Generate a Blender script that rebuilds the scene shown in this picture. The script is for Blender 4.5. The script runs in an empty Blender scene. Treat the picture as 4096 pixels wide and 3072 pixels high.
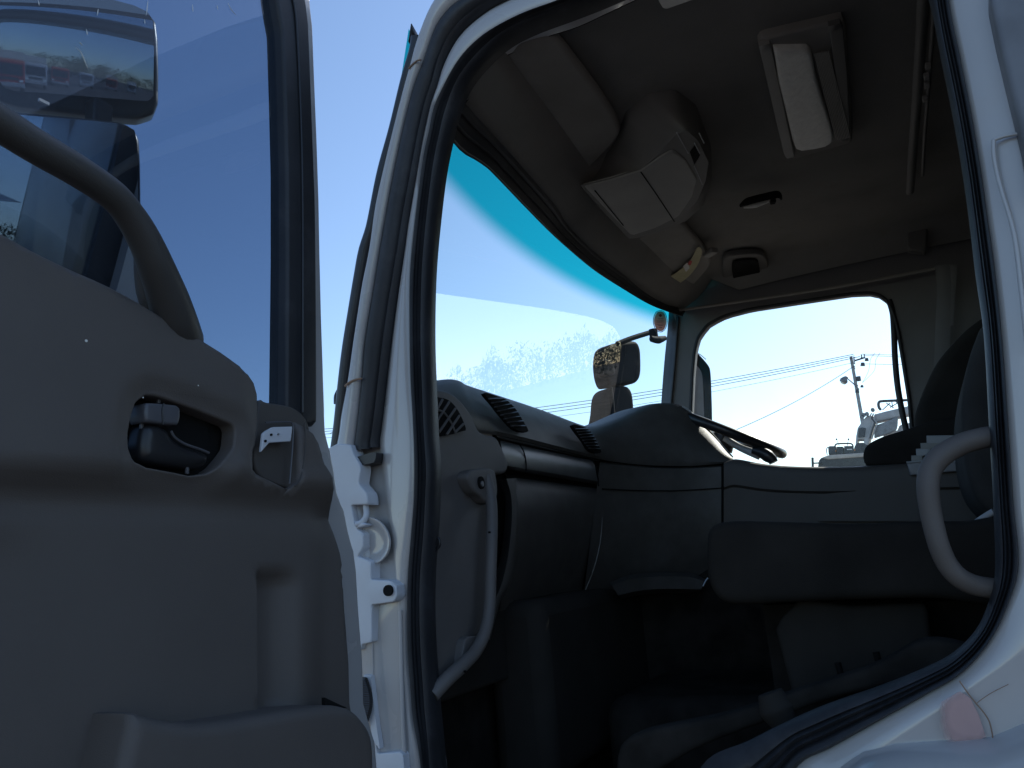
import bpy, bmesh, math, random
import numpy as np
from mathutils import Vector, Matrix
from mathutils.geometry import delaunay_2d_cdt
random.seed(4); rng=np.random.default_rng(4)
C=bpy.context.scene.collection
H=1.55                       # height of the photographer's camera above the yard
CAM=np.array([-1.25,0.0,H])
FPX=3200.0
X_=np.array([1652,584,FPX]); X_=X_/np.linalg.norm(X_)
Z_=np.array([-1180,-14336,FPX]); Z_=Z_-X_*(Z_@X_); Z_=Z_/np.linalg.norm(Z_)
Y_=np.cross(Z_,X_)

# ------------------------------------------------------------------ camera
cd=bpy.data.cameras.new('camera'); cam=bpy.data.objects.new('camera',cd); C.objects.link(cam)
cd.sensor_width=36; cd.lens=FPX/4096*36; cd.clip_start=.02; cd.clip_end=3000
right=Vector((X_[0],Y_[0],Z_[0])); up=-Vector((X_[1],Y_[1],Z_[1])); back=-Vector((X_[2],Y_[2],Z_[2]))
M=Matrix((right,up,back)).transposed().to_4x4(); M.translation=Vector(CAM); cam.matrix_world=M
bpy.context.scene.camera=cam
# ------------------------------------------------------------------ light
S=Vector((.75,-.27,.535)).normalized()          # towards the sun: far side of the cab, a little behind
SUN_EL=math.asin(S.z); SUN_AZ=math.atan2(S.x,S.y)
w=bpy.data.worlds.new('World'); bpy.context.scene.world=w; w.use_nodes=True
nt=w.node_tree; sky=nt.nodes.new('ShaderNodeTexSky'); sky.sky_type='NISHITA'; sky.sun_disc=False
sky.sun_elevation=SUN_EL; sky.sun_rotation=SUN_AZ; sky.altitude=0; sky.air_density=1.0; sky.dust_density=.4; sky.ozone_density=2.8
bg=nt.nodes['Background']; bg.inputs[1].default_value=.15
nt.links.new(sky.outputs[0],bg.inputs[0])
sd=bpy.data.lights.new('sun','SUN'); sd.energy=3.2; sd.angle=math.radians(.5); sd.color=(1,.95,.86)
so=bpy.data.objects.new('sun',sd); C.objects.link(so); so.rotation_euler=S.to_track_quat('Z','Y').to_euler(); so.location=(20,-8,20)
vs=bpy.context.scene.view_settings; vs.view_transform='Standard'; vs.look='None'; vs.exposure=0.5; vs.gamma=1; vs.use_curve_mapping=False

# ------------------------------------------------------------------ measuring helpers
def ray(px,py):
    v=np.array([px-2048,py-1536,FPX]); v=v/np.linalg.norm(v)
    return np.array([v@X_,v@Y_,v@Z_])
def PX(px,py,x):
    r=ray(px,py); return Vector(CAM+r*((x-CAM[0])/r[0]))
def PY(px,py,y):
    r=ray(px,py); return Vector(CAM+r*((y-CAM[1])/r[1]))
def PZ(px,py,z):
    r=ray(px,py); return Vector(CAM+r*((z+H-CAM[2])/r[2]))
def proj(p):
    wv=np.array(p)-CAM; c=wv[0]*X_+wv[1]*Y_+wv[2]*Z_
    return 2048+FPX*c[0]/c[2],1536+FPX*c[1]/c[2]

# ------------------------------------------------------------------ materials
def mat(name,col,rough=.6,metal=0,spec=.5,bump=0,bscale=300,var=.08,vscale=8,coat=0,dirt=None,dscale=5,rvar=0):
    m=bpy.data.materials.new(name); m.use_nodes=True; n=m.node_tree; b=n.nodes['Principled BSDF']
    b.inputs['Base Color'].default_value=(*col,1); b.inputs['Roughness'].default_value=rough
    b.inputs['Metallic'].default_value=metal; b.inputs['Specular IOR Level'].default_value=spec
    b.inputs['Coat Weight'].default_value=coat; b.inputs['Coat Roughness'].default_value=.06
    tc=n.nodes.new('ShaderNodeTexCoord')
    if var or dirt:
        nz=n.nodes.new('ShaderNodeTexNoise'); nz.inputs['Scale'].default_value=vscale; nz.inputs['Detail'].default_value=5
        n.links.new(tc.outputs['Object'],nz.inputs['Vector'])
        mx=n.nodes.new('ShaderNodeMix'); mx.data_type='RGBA'
        mx.inputs[6].default_value=(*[c*(1-var*1.6) for c in col],1); mx.inputs[7].default_value=(*[min(1,c*(1+var*1.6)) for c in col],1)
        mr=n.nodes.new('ShaderNodeMapRange'); mr.inputs[1].default_value=.3; mr.inputs[2].default_value=.7
        n.links.new(nz.outputs[0],mr.inputs[0]); n.links.new(mr.outputs[0],mx.inputs[0])
        out=mx.outputs[2]
        if dirt:
            n2=n.nodes.new('ShaderNodeTexNoise'); n2.inputs['Scale'].default_value=dscale; n2.inputs['Detail'].default_value=8; n2.inputs['Roughness'].default_value=.7
            n.links.new(tc.outputs['Object'],n2.inputs['Vector'])
            m2=n.nodes.new('ShaderNodeMapRange'); m2.inputs[1].default_value=.52; m2.inputs[2].default_value=.75; m2.inputs[4].default_value=dirt[3]
            n.links.new(n2.outputs[0],m2.inputs[0])
            x2=n.nodes.new('ShaderNodeMix'); x2.data_type='RGBA'; x2.inputs[7].default_value=(*dirt[:3],1)
            n.links.new(m2.outputs[0],x2.inputs[0]); n.links.new(out,x2.inputs[6]); out=x2.outputs[2]
        n.links.new(out,b.inputs['Base Color'])
        if rvar:
            m3=n.nodes.new('ShaderNodeMapRange'); m3.inputs[3].default_value=rough-rvar; m3.inputs[4].default_value=rough+rvar
            n.links.new(nz.outputs[0],m3.inputs[0]); n.links.new(m3.outputs[0],b.inputs['Roughness'])
    if bump:
        nb=n.nodes.new('ShaderNodeTexNoise'); nb.inputs['Scale'].default_value=bscale; nb.inputs['Detail'].default_value=3
        n.links.new(tc.outputs['Object'],nb.inputs['Vector'])
        bp=n.nodes.new('ShaderNodeBump'); bp.inputs['Strength'].default_value=bump; bp.inputs['Distance'].default_value=.002
        n.links.new(nb.outputs[0],bp.inputs['Height']); n.links.new(bp.outputs[0],b.inputs['Normal'])
    return m
M={}
M['paint']=mat('white_paint',(.46,.447,.44),.28,coat=.7,var=.02,vscale=3,dirt=(.45,.40,.34,.35),dscale=6,rvar=.05)
M['rubber']=mat('black_rubber',(.022,.023,.027),.5,bump=.15,bscale=200,var=.2,dirt=(.10,.10,.11,.3),dscale=14)
M['trim']=mat('grey_door_trim',(.115,.099,.089),.6,bump=.2,bscale=700,var=.03,dirt=(.11,.095,.085,.4),dscale=9)
M['trimd']=mat('grey_lower_trim',(.082,.072,.065),.6,bump=.2,bscale=700,var=.03,dirt=(.08,.075,.07,.4),dscale=9)
M['dash']=mat('charcoal_dash_plastic',(.078,.072,.066),.5,bump=.3,bscale=600,var=.1,vscale=20,dirt=(.13,.13,.13,.35),dscale=9)
M['dashm']=mat('satin_grey_dash_panel',(.115,.115,.115),.36,metal=.3,bump=.12,bscale=900,var=.1,vscale=14,dirt=(.2,.2,.2,.3),dscale=9)
M['dashg']=mat('light_grey_dash_trim',(.135,.125,.12),.6,bump=.25,bscale=700,var=.05,dirt=(.12,.1,.09,.4),dscale=9)
M['black']=mat('black_plastic',(.02,.02,.022),.35,bump=.05,var=.1)
M['mblack']=mat('mirror_black_plastic',(.010,.010,.011),.7,spec=.1,bump=.05,var=.1)
M['cabshade']=mat('shaded_cab_paint',(.03,.028,.032),.5,var=.1,dirt=(.1,.09,.08,.5),dscale=2)  # dark tone paints in the shade on the cab side
M['handle']=mat('dark_grey_handle_plastic',(.10,.10,.11),.35,var=.05)
M['bar']=mat('dark_grab_bar',(.062,.057,.053),.5,bump=.2,bscale=700,var=.05)
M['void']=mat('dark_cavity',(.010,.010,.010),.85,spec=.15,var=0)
M['head']=mat('headliner_cloth',(.25,.24,.222),.95,bump=.5,bscale=500,var=.10,vscale=4,dirt=(.17,.155,.13,.6),dscale=4,spec=.1)
M['visor']=mat('sun_visor_vinyl',(.29,.275,.25),.8,bump=.3,bscale=500,var=.08,vscale=6,dirt=(.2,.185,.16,.5),dscale=5,spec=.2)
M['cons']=mat('overhead_grey_plastic',(.31,.30,.275),.5,bump=.15,bscale=700,var=.05)
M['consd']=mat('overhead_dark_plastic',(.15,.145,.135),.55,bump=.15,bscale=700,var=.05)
M['lens']=mat('frosted_lamp_lens',(.86,.85,.78),.35,bump=.6,bscale=120,var=.04,vscale=60)
M['seat']=mat('dark_seat_cloth',(.030,.027,.024),.95,bump=.5,bscale=400,var=.15,spec=.1)
M['seatg']=mat('grey_seat_cloth',(.05,.048,.045),.95,bump=.5,bscale=400,var=.15,spec=.1)
M['floor']=mat('black_floor_mat',(.022,.020,.018),.9,spec=.12,bump=.4,bscale=80,var=.3,vscale=12)
M['inner']=mat('dark_inner_wall',(.034,.031,.028),.9,spec=.15,bump=.2,var=.1)
M['pillar']=mat('grey_pillar_trim',(.17,.165,.165),.6,bump=.25,bscale=700,var=.05)
M['metal']=mat('bare_steel',(.5,.5,.5),.35,metal=1,var=.1)
M['wmetal']=mat('white_painted_steel',(.62,.64,.68),.4,var=.04)
M['grey']=mat('grey_steel',(.2,.2,.21),.5,metal=.3,var=.15,vscale=10)
M['concrete']=mat('pole_concrete',(.35,.34,.33),.9,bump=.4,bscale=30,var=.15)
M['wire']=mat('cable_black',(.05,.05,.06),.6,var=0)
M['crane']=mat('crane_white_paint',(.42,.40,.40),.4,var=.1,vscale=4,dirt=(.3,.25,.2,.6),dscale=3)
M['craned']=mat('crane_dark_steel',(.05,.05,.055),.55,var=.2)
M['beige']=mat('sunlit_cab_paint',(.5,.42,.36),.4,var=.08,dirt=(.3,.25,.2,.5),dscale=2)
M['red']=mat('red_truck_paint',(.42,.03,.02),.35,var=.08,dirt=(.2,.12,.1,.5),dscale=2)
M['tyre']=mat('tyre_rubber',(.02,.02,.02),.85,var=.1)
M['dirt']=mat('yard_dirt',(.15,.115,.09),.95,bump=.8,bscale=3,var=.3,vscale=.4,dirt=(.20,.165,.135,.8),dscale=1.2)
M['leaf']=mat('eucalypt_foliage',(.06,.085,.035),.8,var=.4,vscale=.8)
M['bark']=mat('bark',(.14,.11,.09),.9,var=.3,vscale=3)
M['yellow']=mat('yellow_label_strip',(.50,.46,.27),.6,var=.06,vscale=20)
M['paper']=mat('white_sticker_paper',(.75,.74,.70),.6,var=.05,vscale=40)
M['stick']=mat('sticker_backing',(.36,.37,.33),.6,var=.05,vscale=40)
M['redink']=mat('red_print',(.6,.08,.07),.6,var=0)
M['ink']=mat('dark_print',(.06,.06,.06),.6,var=0)
M['pink']=mat('painted_pink_reflection',(.60,.40,.39),.35,coat=.5,var=.06,vscale=10)
M['rust']=mat('sealant_brown',(.30,.2,.14),.8,var=.2)
M['lgrey']=mat('pale_grey_plastic',(.38,.39,.40),.45,var=.06)
M['orange']=mat('amber_lens',(.6,.2,.03),.25,var=0)

def glass(name,tint,rough=0,film=0,ior=1.45,band=None,filmcol=(.8,.85,.9),dust=0,refl=1.8):
    m=bpy.data.materials.new(name); m.use_nodes=True; n=m.node_tree; n.nodes.clear(); L=n.links
    out=n.nodes.new('ShaderNodeOutputMaterial')
    tr=n.nodes.new('ShaderNodeBsdfTransparent'); tr.inputs[0].default_value=(*tint,1)
    gl=n.nodes.new('ShaderNodeBsdfGlossy'); gl.inputs['Roughness'].default_value=rough; gl.inputs[0].default_value=(1,1,1,1)
    ge=n.nodes.new('ShaderNodeNewGeometry'); dp=n.nodes.new('ShaderNodeVectorMath'); dp.operation='DOT_PRODUCT'
    L.new(ge.outputs['Normal'],dp.inputs[0]); L.new(ge.outputs['Incoming'],dp.inputs[1])
    ab=n.nodes.new('ShaderNodeMath'); ab.operation='ABSOLUTE'; L.new(dp.outputs['Value'],ab.inputs[0])
    om=n.nodes.new('ShaderNodeMath'); om.operation='SUBTRACT'; om.inputs[0].default_value=1; L.new(ab.outputs[0],om.inputs[1])
    pw=n.nodes.new('ShaderNodeMath'); pw.operation='POWER'; L.new(om.outputs[0],pw.inputs[0]); pw.inputs[1].default_value=5
    r0=((ior-1)/(ior+1))**2*refl
    fr=n.nodes.new('ShaderNodeMath'); fr.operation='MULTIPLY_ADD'; L.new(pw.outputs[0],fr.inputs[0]); fr.inputs[1].default_value=1-r0; fr.inputs[2].default_value=r0
    tc=n.nodes.new('ShaderNodeTexCoord')
    if band:
        sp=n.nodes.new('ShaderNodeSeparateXYZ'); L.new(tc.outputs['Object'],sp.inputs[0])
        # height of the band's lower edge as a parabola in x
        a,b_,c_,wd=band
        mm=n.nodes.new('ShaderNodeMath'); mm.operation='SUBTRACT'; L.new(sp.outputs[0],mm.inputs[0]); mm.inputs[1].default_value=b_
        m2=n.nodes.new('ShaderNodeMath'); m2.operation='POWER'; L.new(mm.outputs[0],m2.inputs[0]); m2.inputs[1].default_value=2
        m3=n.nodes.new('ShaderNodeMath'); m3.operation='MULTIPLY_ADD'; L.new(m2.outputs[0],m3.inputs[0]); m3.inputs[1].default_value=c_; m3.inputs[2].default_value=a
        m4=n.nodes.new('ShaderNodeMath'); m4.operation='SUBTRACT'; L.new(sp.outputs[2],m4.inputs[0]); L.new(m3.outputs[0],m4.inputs[1])
        mr=n.nodes.new('ShaderNodeMapRange'); mr.interpolation_type='SMOOTHSTEP'; mr.inputs[1].default_value=-wd; mr.inputs[2].default_value=wd; L.new(m4.outputs[0],mr.inputs[0])
        mx=n.nodes.new('ShaderNodeMix'); mx.data_type='RGBA'; mx.inputs[6].default_value=(*tint,1); mx.inputs[7].default_value=(.02,.54,.52,1)
        L.new(mr.outputs[0],mx.inputs[0]); L.new(mx.outputs[2],tr.inputs[0])
    mix=n.nodes.new('ShaderNodeMixShader'); L.new(fr.outputs[0],mix.inputs[0]); L.new(tr.outputs[0],mix.inputs[1]); L.new(gl.outputs[0],mix.inputs[2])
    last=mix.outputs[0]
    if dust:
        nz=n.nodes.new('ShaderNodeTexNoise'); nz.inputs['Scale'].default_value=3; nz.inputs['Detail'].default_value=6; L.new(tc.outputs['Object'],nz.inputs['Vector'])
        vo=n.nodes.new('ShaderNodeTexNoise'); vo.inputs['Scale'].default_value=90; vo.inputs['Detail'].default_value=2; L.new(tc.outputs['Object'],vo.inputs['Vector'])
        r1=n.nodes.new('ShaderNodeMapRange'); r1.inputs[1].default_value=.3; r1.inputs[2].default_value=.75; r1.inputs[3].default_value=dust*.4; r1.inputs[4].default_value=dust*1.4; L.new(nz.outputs[0],r1.inputs[0])
        r2=n.nodes.new('ShaderNodeMapRange'); r2.inputs[1].default_value=.70; r2.inputs[2].default_value=.78; r2.inputs[4].default_value=dust*6; L.new(vo.outputs[0],r2.inputs[0])
        # vertical streaks
        mp=n.nodes.new('ShaderNodeMapping'); mp.inputs['Scale'].default_value=(60,60,2.5); L.new(tc.outputs['Object'],mp.inputs[0])
        st=n.nodes.new('ShaderNodeTexNoise'); st.inputs['Scale'].default_value=1; st.inputs['Detail'].default_value=3; L.new(mp.outputs[0],st.inputs['Vector'])
        r3=n.nodes.new('ShaderNodeMapRange'); r3.inputs[1].default_value=.66; r3.inputs[2].default_value=.8; r3.inputs[4].default_value=dust*3; L.new(st.outputs[0],r3.inputs[0])
        ad=n.nodes.new('ShaderNodeMath'); ad.operation='ADD'; L.new(r1.outputs[0],ad.inputs[0]); L.new(r2.outputs[0],ad.inputs[1])
        ae=n.nodes.new('ShaderNodeMath'); ae.operation='ADD'; L.new(ad.outputs[0],ae.inputs[0]); L.new(r3.outputs[0],ae.inputs[1]); ae.use_clamp=True
        tl=n.nodes.new('ShaderNodeBsdfTranslucent'); tl.inputs[0].default_value=(*filmcol,1)
        df=n.nodes.new('ShaderNodeBsdfDiffuse'); df.inputs[0].default_value=(*filmcol,1)
        mq=n.nodes.new('ShaderNodeMixShader'); mq.inputs[0].default_value=.5; L.new(tl.outputs[0],mq.inputs[1]); L.new(df.outputs[0],mq.inputs[2])
        mz=n.nodes.new('ShaderNodeMixShader'); L.new(ae.outputs[0],mz.inputs[0]); L.new(last,mz.inputs[1]); L.new(mq.outputs[0],mz.inputs[2]); last=mz.outputs[0]
    L.new(last,out.inputs[0]); return m

# ------------------------------------------------------------------ mesh helpers
def link(name,me,m,parent=None,smooth=40):
    if m is not None:
        for q in (m if isinstance(m,(list,tuple)) else [m]): me.materials.append(q)
    o=bpy.data.objects.new(name,me); C.objects.link(o)
    if smooth:
        me.shade_smooth()
        try: me.set_sharp_from_angle(angle=math.radians(smooth))
        except Exception: pass
    if parent is not None: o.parent=parent
    return o
def mk(name,vs_,fs,m,parent=None,smooth=40):
    me=bpy.data.meshes.new(name); me.from_pydata([tuple(v) for v in vs_],[],fs)
    bm=bmesh.new(); bm.from_mesh(me); bmesh.ops.remove_doubles(bm,verts=bm.verts,dist=1e-6)
    bmesh.ops.recalc_face_normals(bm,faces=bm.faces); bm.to_mesh(me); bm.free()
    return link(name,me,m,parent,smooth)
def prop(o,label=None,cat=None,group=None,kind=None):
    if label:o['label']=label
    if cat:o['category']=cat
    if group:o['group']=group
    if kind:o['kind']=kind
    return o
def empty(name,loc,label,cat,group=None,rz=0):
    o=bpy.data.objects.new(name,None); C.objects.link(o); o.location=loc; o.rotation_euler=(0,0,rz); o.empty_display_size=.1
    return prop(o,label,cat,group)
def cr(pts,n,closed=False):
    """Catmull-Rom through pts, then even resampling to n points."""
    P=np.array([list(p) for p in pts],float); k=len(P); out=[]
    rg=range(k) if closed else range(k-1)
    for i in rg:
        if closed: a,b,c,d=P[(i-1)%k],P[i],P[(i+1)%k],P[(i+2)%k]
        else: a,b,c,d=P[max(i-1,0)],P[i],P[i+1],P[min(i+2,k-1)]
        t=np.linspace(0,1,12,endpoint=False)[:,None]
        # centripetal-ish damping: limit tangents by chord length
        L=np.linalg.norm(c-b); m1=(c-a)/2; m2=(d-b)/2
        for mm in (m1,m2):
            q=np.linalg.norm(mm)
            if q>L*1.2 and q>0: mm*= L*1.2/q
        out.append((2*t**3-3*t**2+1)*b+(t**3-2*t**2+t)*m1+(-2*t**3+3*t**2)*c+(t**3-t**2)*m2)
    Q=np.vstack(out+([] if closed else [P[-1:]]))
    if closed: Q=np.vstack([Q,Q[:1]])
    return even(Q,n,closed)
def even(Q,n,closed=False):
    s=np.r_[0,np.cumsum(np.linalg.norm(np.diff(Q,axis=0),axis=1))]
    t=np.linspace(0,s[-1],n+1 if closed else n)
    R=np.stack([np.interp(t,s,Q[:,j]) for j in range(Q.shape[1])],1)
    return R[:-1] if closed else R
def poly(pts,n,closed=False):
    P=np.array([list(p) for p in pts],float)
    if closed: P=np.vstack([P,P[:1]])
    return even(P,n,closed)
def inside(P,poly_):
    x,y=P[:,0],P[:,1]; r=np.zeros(len(P),bool); k=len(poly_); j=k-1
    for i in range(k):
        xi,yi=poly_[i]; xj,yj=poly_[j]
        c=((yi>y)!=(yj>y))&(x<(xj-xi)*(y-yi)/((yj-yi) if yj!=yi else 1e-12)+xi)
        r^=c; j=i
    return r
def dist(P,poly_):
    P=np.asarray(P,float); A=np.asarray(poly_,float); B=np.roll(A,-1,0); D=np.full(len(P),1e9)
    for a,b in zip(A,B):
        ab=b-a; L=ab@ab
        if L<1e-16: continue
        t=np.clip(((P-a)@ab)/L,0,1); D=np.minimum(D,np.linalg.norm(P-(a+t[:,None]*ab),axis=1))
    return D
def area(p): return .5*np.sum(p[:,0]*np.roll(p[:,1],-1)-np.roll(p[:,0],-1)*p[:,1])
def sheet(name,outline,to3,nrm,m,parent=None,holes=(),res=.03,thick=.01,depth=None,rnd=0,smooth=35,hrnd=0):
    """Solid plate: outline/holes in 2D, to3(u,v)->3D on its plane, nrm=unit vector towards the viewer side.
       depth(U)->offset along nrm; rnd rounds the rim by that radius."""
    O=np.asarray(outline,float); Hs=[np.asarray(h,float) for h in holes]
    if area(O)<0: O=O[::-1]
    Hs=[h if area(h)<0 else h[::-1] for h in Hs]
    loops=[O]+Hs; pts=[]; edges=[]
    for l in loops:
        s=len(pts); pts+=l.tolist(); k=len(l); edges+=[(s+i,s+(i+1)%k) for i in range(k)]
    nb=len(pts); ext=[]
    for li,(l,rr) in enumerate(zip(loops,[rnd]+[hrnd]*len(Hs))):
        if rr>0:
            t=np.roll(l,-1,0)-np.roll(l,1,0); t/=np.maximum(np.linalg.norm(t,axis=1),1e-9)[:,None]
            nn=np.stack([-t[:,1],t[:,0]],1)
            for q in (.06,.2,.42,.7,1.0):
                c=l+nn*rr*q; ok=inside(c,O)
                for h in Hs: ok&=~inside(c,h)
                ok&=dist(c,l)>rr*q*.93
                ext.append(c[ok])
    lo,hi=O.min(0),O.max(0)
    g=np.stack(np.meshgrid(np.arange(lo[0],hi[0],res),np.arange(lo[1],hi[1],res)),-1).reshape(-1,2)+res*.37
    ok=inside(g,O); ok&=dist(g,O)>max(res*.4,rnd*1.1)
    for h in Hs: ok&=~inside(g,h); ok&=dist(g,h)>max(res*.4,hrnd*1.1)
    ext.append(g[ok]); E_=np.vstack(ext) if ext else np.zeros((0,2))
    allp=[Vector(p) for p in pts]+[Vector(p) for p in E_]
    v2,_,f2,*_r=delaunay_2d_cdt(allp,edges,[],0,1e-7)
    V=np.array([list(v) for v in v2]); F=[tuple(f) for f in f2]
    cen=np.array([V[list(f)].mean(0) for f in F]); ok=inside(cen,O)
    for h in Hs: ok&=~inside(cen,h)
    F=[f for f,k in zip(F,ok) if k]
    d=np.zeros(len(V)) if depth is None else np.asarray(depth(V),float)
    if rnd>0:
        q=np.clip(dist(V,O)/rnd,0,1); d=d-rnd*(1-np.sqrt(1-(1-q)**2))
    if hrnd>0:
        for h in Hs: q=np.clip(dist(V,h)/hrnd,0,1); d=d-hrnd*(1-np.sqrt(1-(1-q)**2))
    nv=Vector(nrm); B3=[Vector(to3(*p)) for p in V]
    top=[b+nv*dd for b,dd in zip(B3,d)]; n=len(V)
    bot=[b+nv*(min(0,dd)-thick if depth is None else dd-thick) for b,dd in zip(B3,d)] if depth is not None else [b-nv*(thick+ (rnd if rnd else 0)) for b in B3]
    from collections import Counter
    cnt=Counter(); dr={}
    for f in F:
        for a,b in zip(f,f[1:]+f[:1]): cnt[frozenset((a,b))]+=1; dr[frozenset((a,b))]=(a,b)
    fs=list(F)+[tuple(i+n for i in f[::-1]) for f in F]
    for e,c in cnt.items():
        if c==1: a,b=dr[e]; fs.append((b,a,a+n,b+n))
    return mk(name,top+bot,fs,m,parent,smooth)
def uvx(pts,x,n,sm=True,cl=True): # pixel outline -> (y,z) on plane x
    q=[(PX(a,b,x).y,PX(a,b,x).z) for a,b in pts]; return (cr if sm else poly)(q,n,cl)
def uvy(pts,y,n,sm=True,cl=True):
    q=[(PY(a,b,y).x,PY(a,b,y).z) for a,b in pts]; return (cr if sm else poly)(q,n,cl)
def uvz(pts,z,n,sm=True,cl=True):
    q=[(PZ(a,b,z).x,PZ(a,b,z).y) for a,b in pts]; return (cr if sm else poly)(q,n,cl)
def sx(name,pts,x,m,parent=None,n=60,sm=True,raw=False,side=-1,**k):
    o=np.array(pts) if raw else uvx(pts,x,n,sm)
    return sheet(name,o,lambda u,v:(x,u,v),(side,0,0),m,parent,**k)
def sy(name,pts,y,m,parent=None,n=60,sm=True,raw=False,side=-1,**k):
    o=np.array(pts) if raw else uvy(pts,y,n,sm)
    return sheet(name,o,lambda u,v:(u,y,v),(0,side,0),m,parent,**k)
def sz(name,pts,z,m,parent=None,n=60,sm=True,raw=False,side=-1,**k):
    o=np.array(pts) if raw else uvz(pts,z,n,sm)
    return sheet(name,o,lambda u,v:(u,v,z+H),(0,0,side),m,parent,**k)
def loft(name,rows,m,parent=None,closed=False,thick=0,smooth=45,cap=False,flip=False):
    """rows: list of equally long 3D polylines; closed joins each row's ends."""
    R=[[Vector(p) for p in r] for r in rows]; n=len(R[0]); V=[p for r in R for p in r]; F=[]
    for i in range(len(R)-1):
        for j in range(n if closed else n-1):
            k=(j+1)%n; F.append((i*n+j,i*n+k,(i+1)*n+k,(i+1)*n+j))
    if cap: F.append(tuple(range(n))[::-1]); F.append(tuple(range((len(R)-1)*n,len(R)*n)))
    o=mk(name,V,F,m,parent,smooth)
    if thick:
        s=o.modifiers.new('solid','SOLIDIFY'); s.thickness=thick; s.offset=1 if flip else -1
    return o
def tube_geo(pts,rad,n=12,asp=1.0,up=(0,0,1),k=None,cap=True,sm=True):
    P=cr(pts,k or max(8,len(pts)*6)) if sm else np.array([list(p) for p in pts],float)
    kk=len(P); r=np.interp(np.linspace(0,1,kk),np.linspace(0,1,len(rad)),rad) if hasattr(rad,'__len__') else np.full(kk,rad)
    V=[];F=[]; u0=np.array(up,float)
    for i in range(kk):
        t=P[min(i+1,kk-1)]-P[max(i-1,0)]; t/=np.linalg.norm(t)+1e-12
        a=np.cross(t,u0)
        if np.linalg.norm(a)<1e-3: a=np.cross(t,np.array([.3,1,.2]))
        a/=np.linalg.norm(a); b=np.cross(a,t); u0=b
        for j in range(n):
            q=2*math.pi*j/n; V.append(P[i]+r[i]*(math.cos(q)*a*asp+math.sin(q)*b))
    for i in range(kk-1):
        for j in range(n): F.append((i*n+j,i*n+(j+1)%n,(i+1)*n+(j+1)%n,(i+1)*n+j))
    if cap: F.append(tuple(range(n))[::-1]); F.append(tuple(range((kk-1)*n,kk*n)))
    return V,F
def tube(name,pts,rad,m,parent=None,**k):
    V,F=tube_geo(pts,rad,**k); return mk(name,V,F,m,parent,50)
def join(name,geos,m,parent=None,smooth=40):
    V=[];F=[]
    for v,f in geos:
        s=len(V); V+=list(v); F+=[tuple(i+s for i in q) for q in f]
    return mk(name,V,F,m,parent,smooth)
def bx(c,s,rot=None):
    V=[]
    for i in (-1,1):
        for j in (-1,1):
            for k in (-1,1):
                p=Vector((i*s[0]/2,j*s[1]/2,k*s[2]/2)); 
                if rot is not None: p=rot@p
                V.append(Vector(c)+p)
    return V,[(0,1,3,2),(4,6,7,5),(0,4,5,1),(2,3,7,6),(0,2,6,4),(1,5,7,3)]
def box(name,c,s,m,parent=None,bev=0,rot=None,seg=3):
    V,F=bx(c,s,rot); o=mk(name,V,F,m,parent,40)
    if bev:
        b=o.modifiers.new('bevel','BEVEL'); b.width=bev; b.segments=seg; b.limit_method='ANGLE'
    return o
def cyl(a,b,r,n=16,r2=None):
    return tube_geo([a,b],[r,r2 if r2 is not None else r],n=n,sm=False)
def disc(name,c,nrm,r,th,m,parent=None,asp=1,n=28):
    c=Vector(c); nv=Vector(nrm).normalized(); V,F=tube_geo([c-nv*th/2,c+nv*th/2],r,n=n,sm=False); return mk(name,V,F,m,parent,30)

# ================================================================== SETTING
def ground():
    n=60; V=[];F=[]
    R=np.r_[np.linspace(0,30,20),np.geomspace(36,1500,24)]; K=64
    for r in R:
        for k in range(K):
            a=2*math.pi*k/K; x,y=r*math.cos(a)+1,r*math.sin(a)
            V.append((x,y,.02*math.sin(x*.9)*math.cos(y*.7)*min(1,r/8)))
    for i in range(len(R)-1):
        for k in range(K): F.append((i*K+k,i*K+(k+1)%K,(i+1)*K+(k+1)%K,(i+1)*K+k))
    o=mk('ground',V,F,M['dirt']); prop(o,kind='structure')
ground()

# ================================================================== THE WHITE TRUCK
truck=empty('parked_truck',(1,-.2,0),'white forward-control truck seen from below with its passenger door wide open','truck')
def P_(o):   # parent keeping world coordinates
    o.parent=truck; o.matrix_parent_inverse=Matrix.Translation((-1,.2,0)); return o

# --- outlines of the near door opening, measured on the plane of the cab side
S2i=[(1755,3072),(1746,2969),(1738,2840),(1730,2710),(1722,2581),(1717,2420),(1720,2291),(1733,2129),(1738,2000),(1742,1874),(1730,1723),(1724,1542),(1718,1362),(1721,1181),(1730,995),(1751,784),(1773,633),(1797,524),(1827,410),(1857,338),(1911,265),(2014,163),(2120,105),(2267,48),(2420,-10)]
S2o=[(1694,3072),(1678,2969),(1659,2872),(1649,2743),(1639,2614),(1636,2452),(1639,2291),(1652,2129),(1662,2000),(1664,1814),(1658,1663),(1649,1512),(1645,1301),(1646,1120),(1655,995),(1676,814),(1700,633),(1724,524),(1742,434),(1779,356),(1833,259),(1893,187),(1972,127),(2104,60),(2267,0)]
T1R=[(1640,3072),(1610,2700),(1575,2300),(1520,1950),(1495,1778),(1501,1723),(1513,1633),(1531,1482),(1550,1331),(1574,1169),(1604,995),(1622,874),(1652,711),(1682,542),(1712,410),(1736,338),(1755,259),(1785,187),(1821,127),(1881,66),(1978,0)]
T1L=[(1570,3072),(1540,2700),(1500,2300),(1440,1950),(1417,1802),(1423,1735),(1435,1633),(1447,1512),(1459,1362),(1489,1181),(1519,995),(1556,784),(1586,633),(1622,470),(1658,338),(1700,229),(1724,157),(1760,78),(1839,0)]
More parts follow.
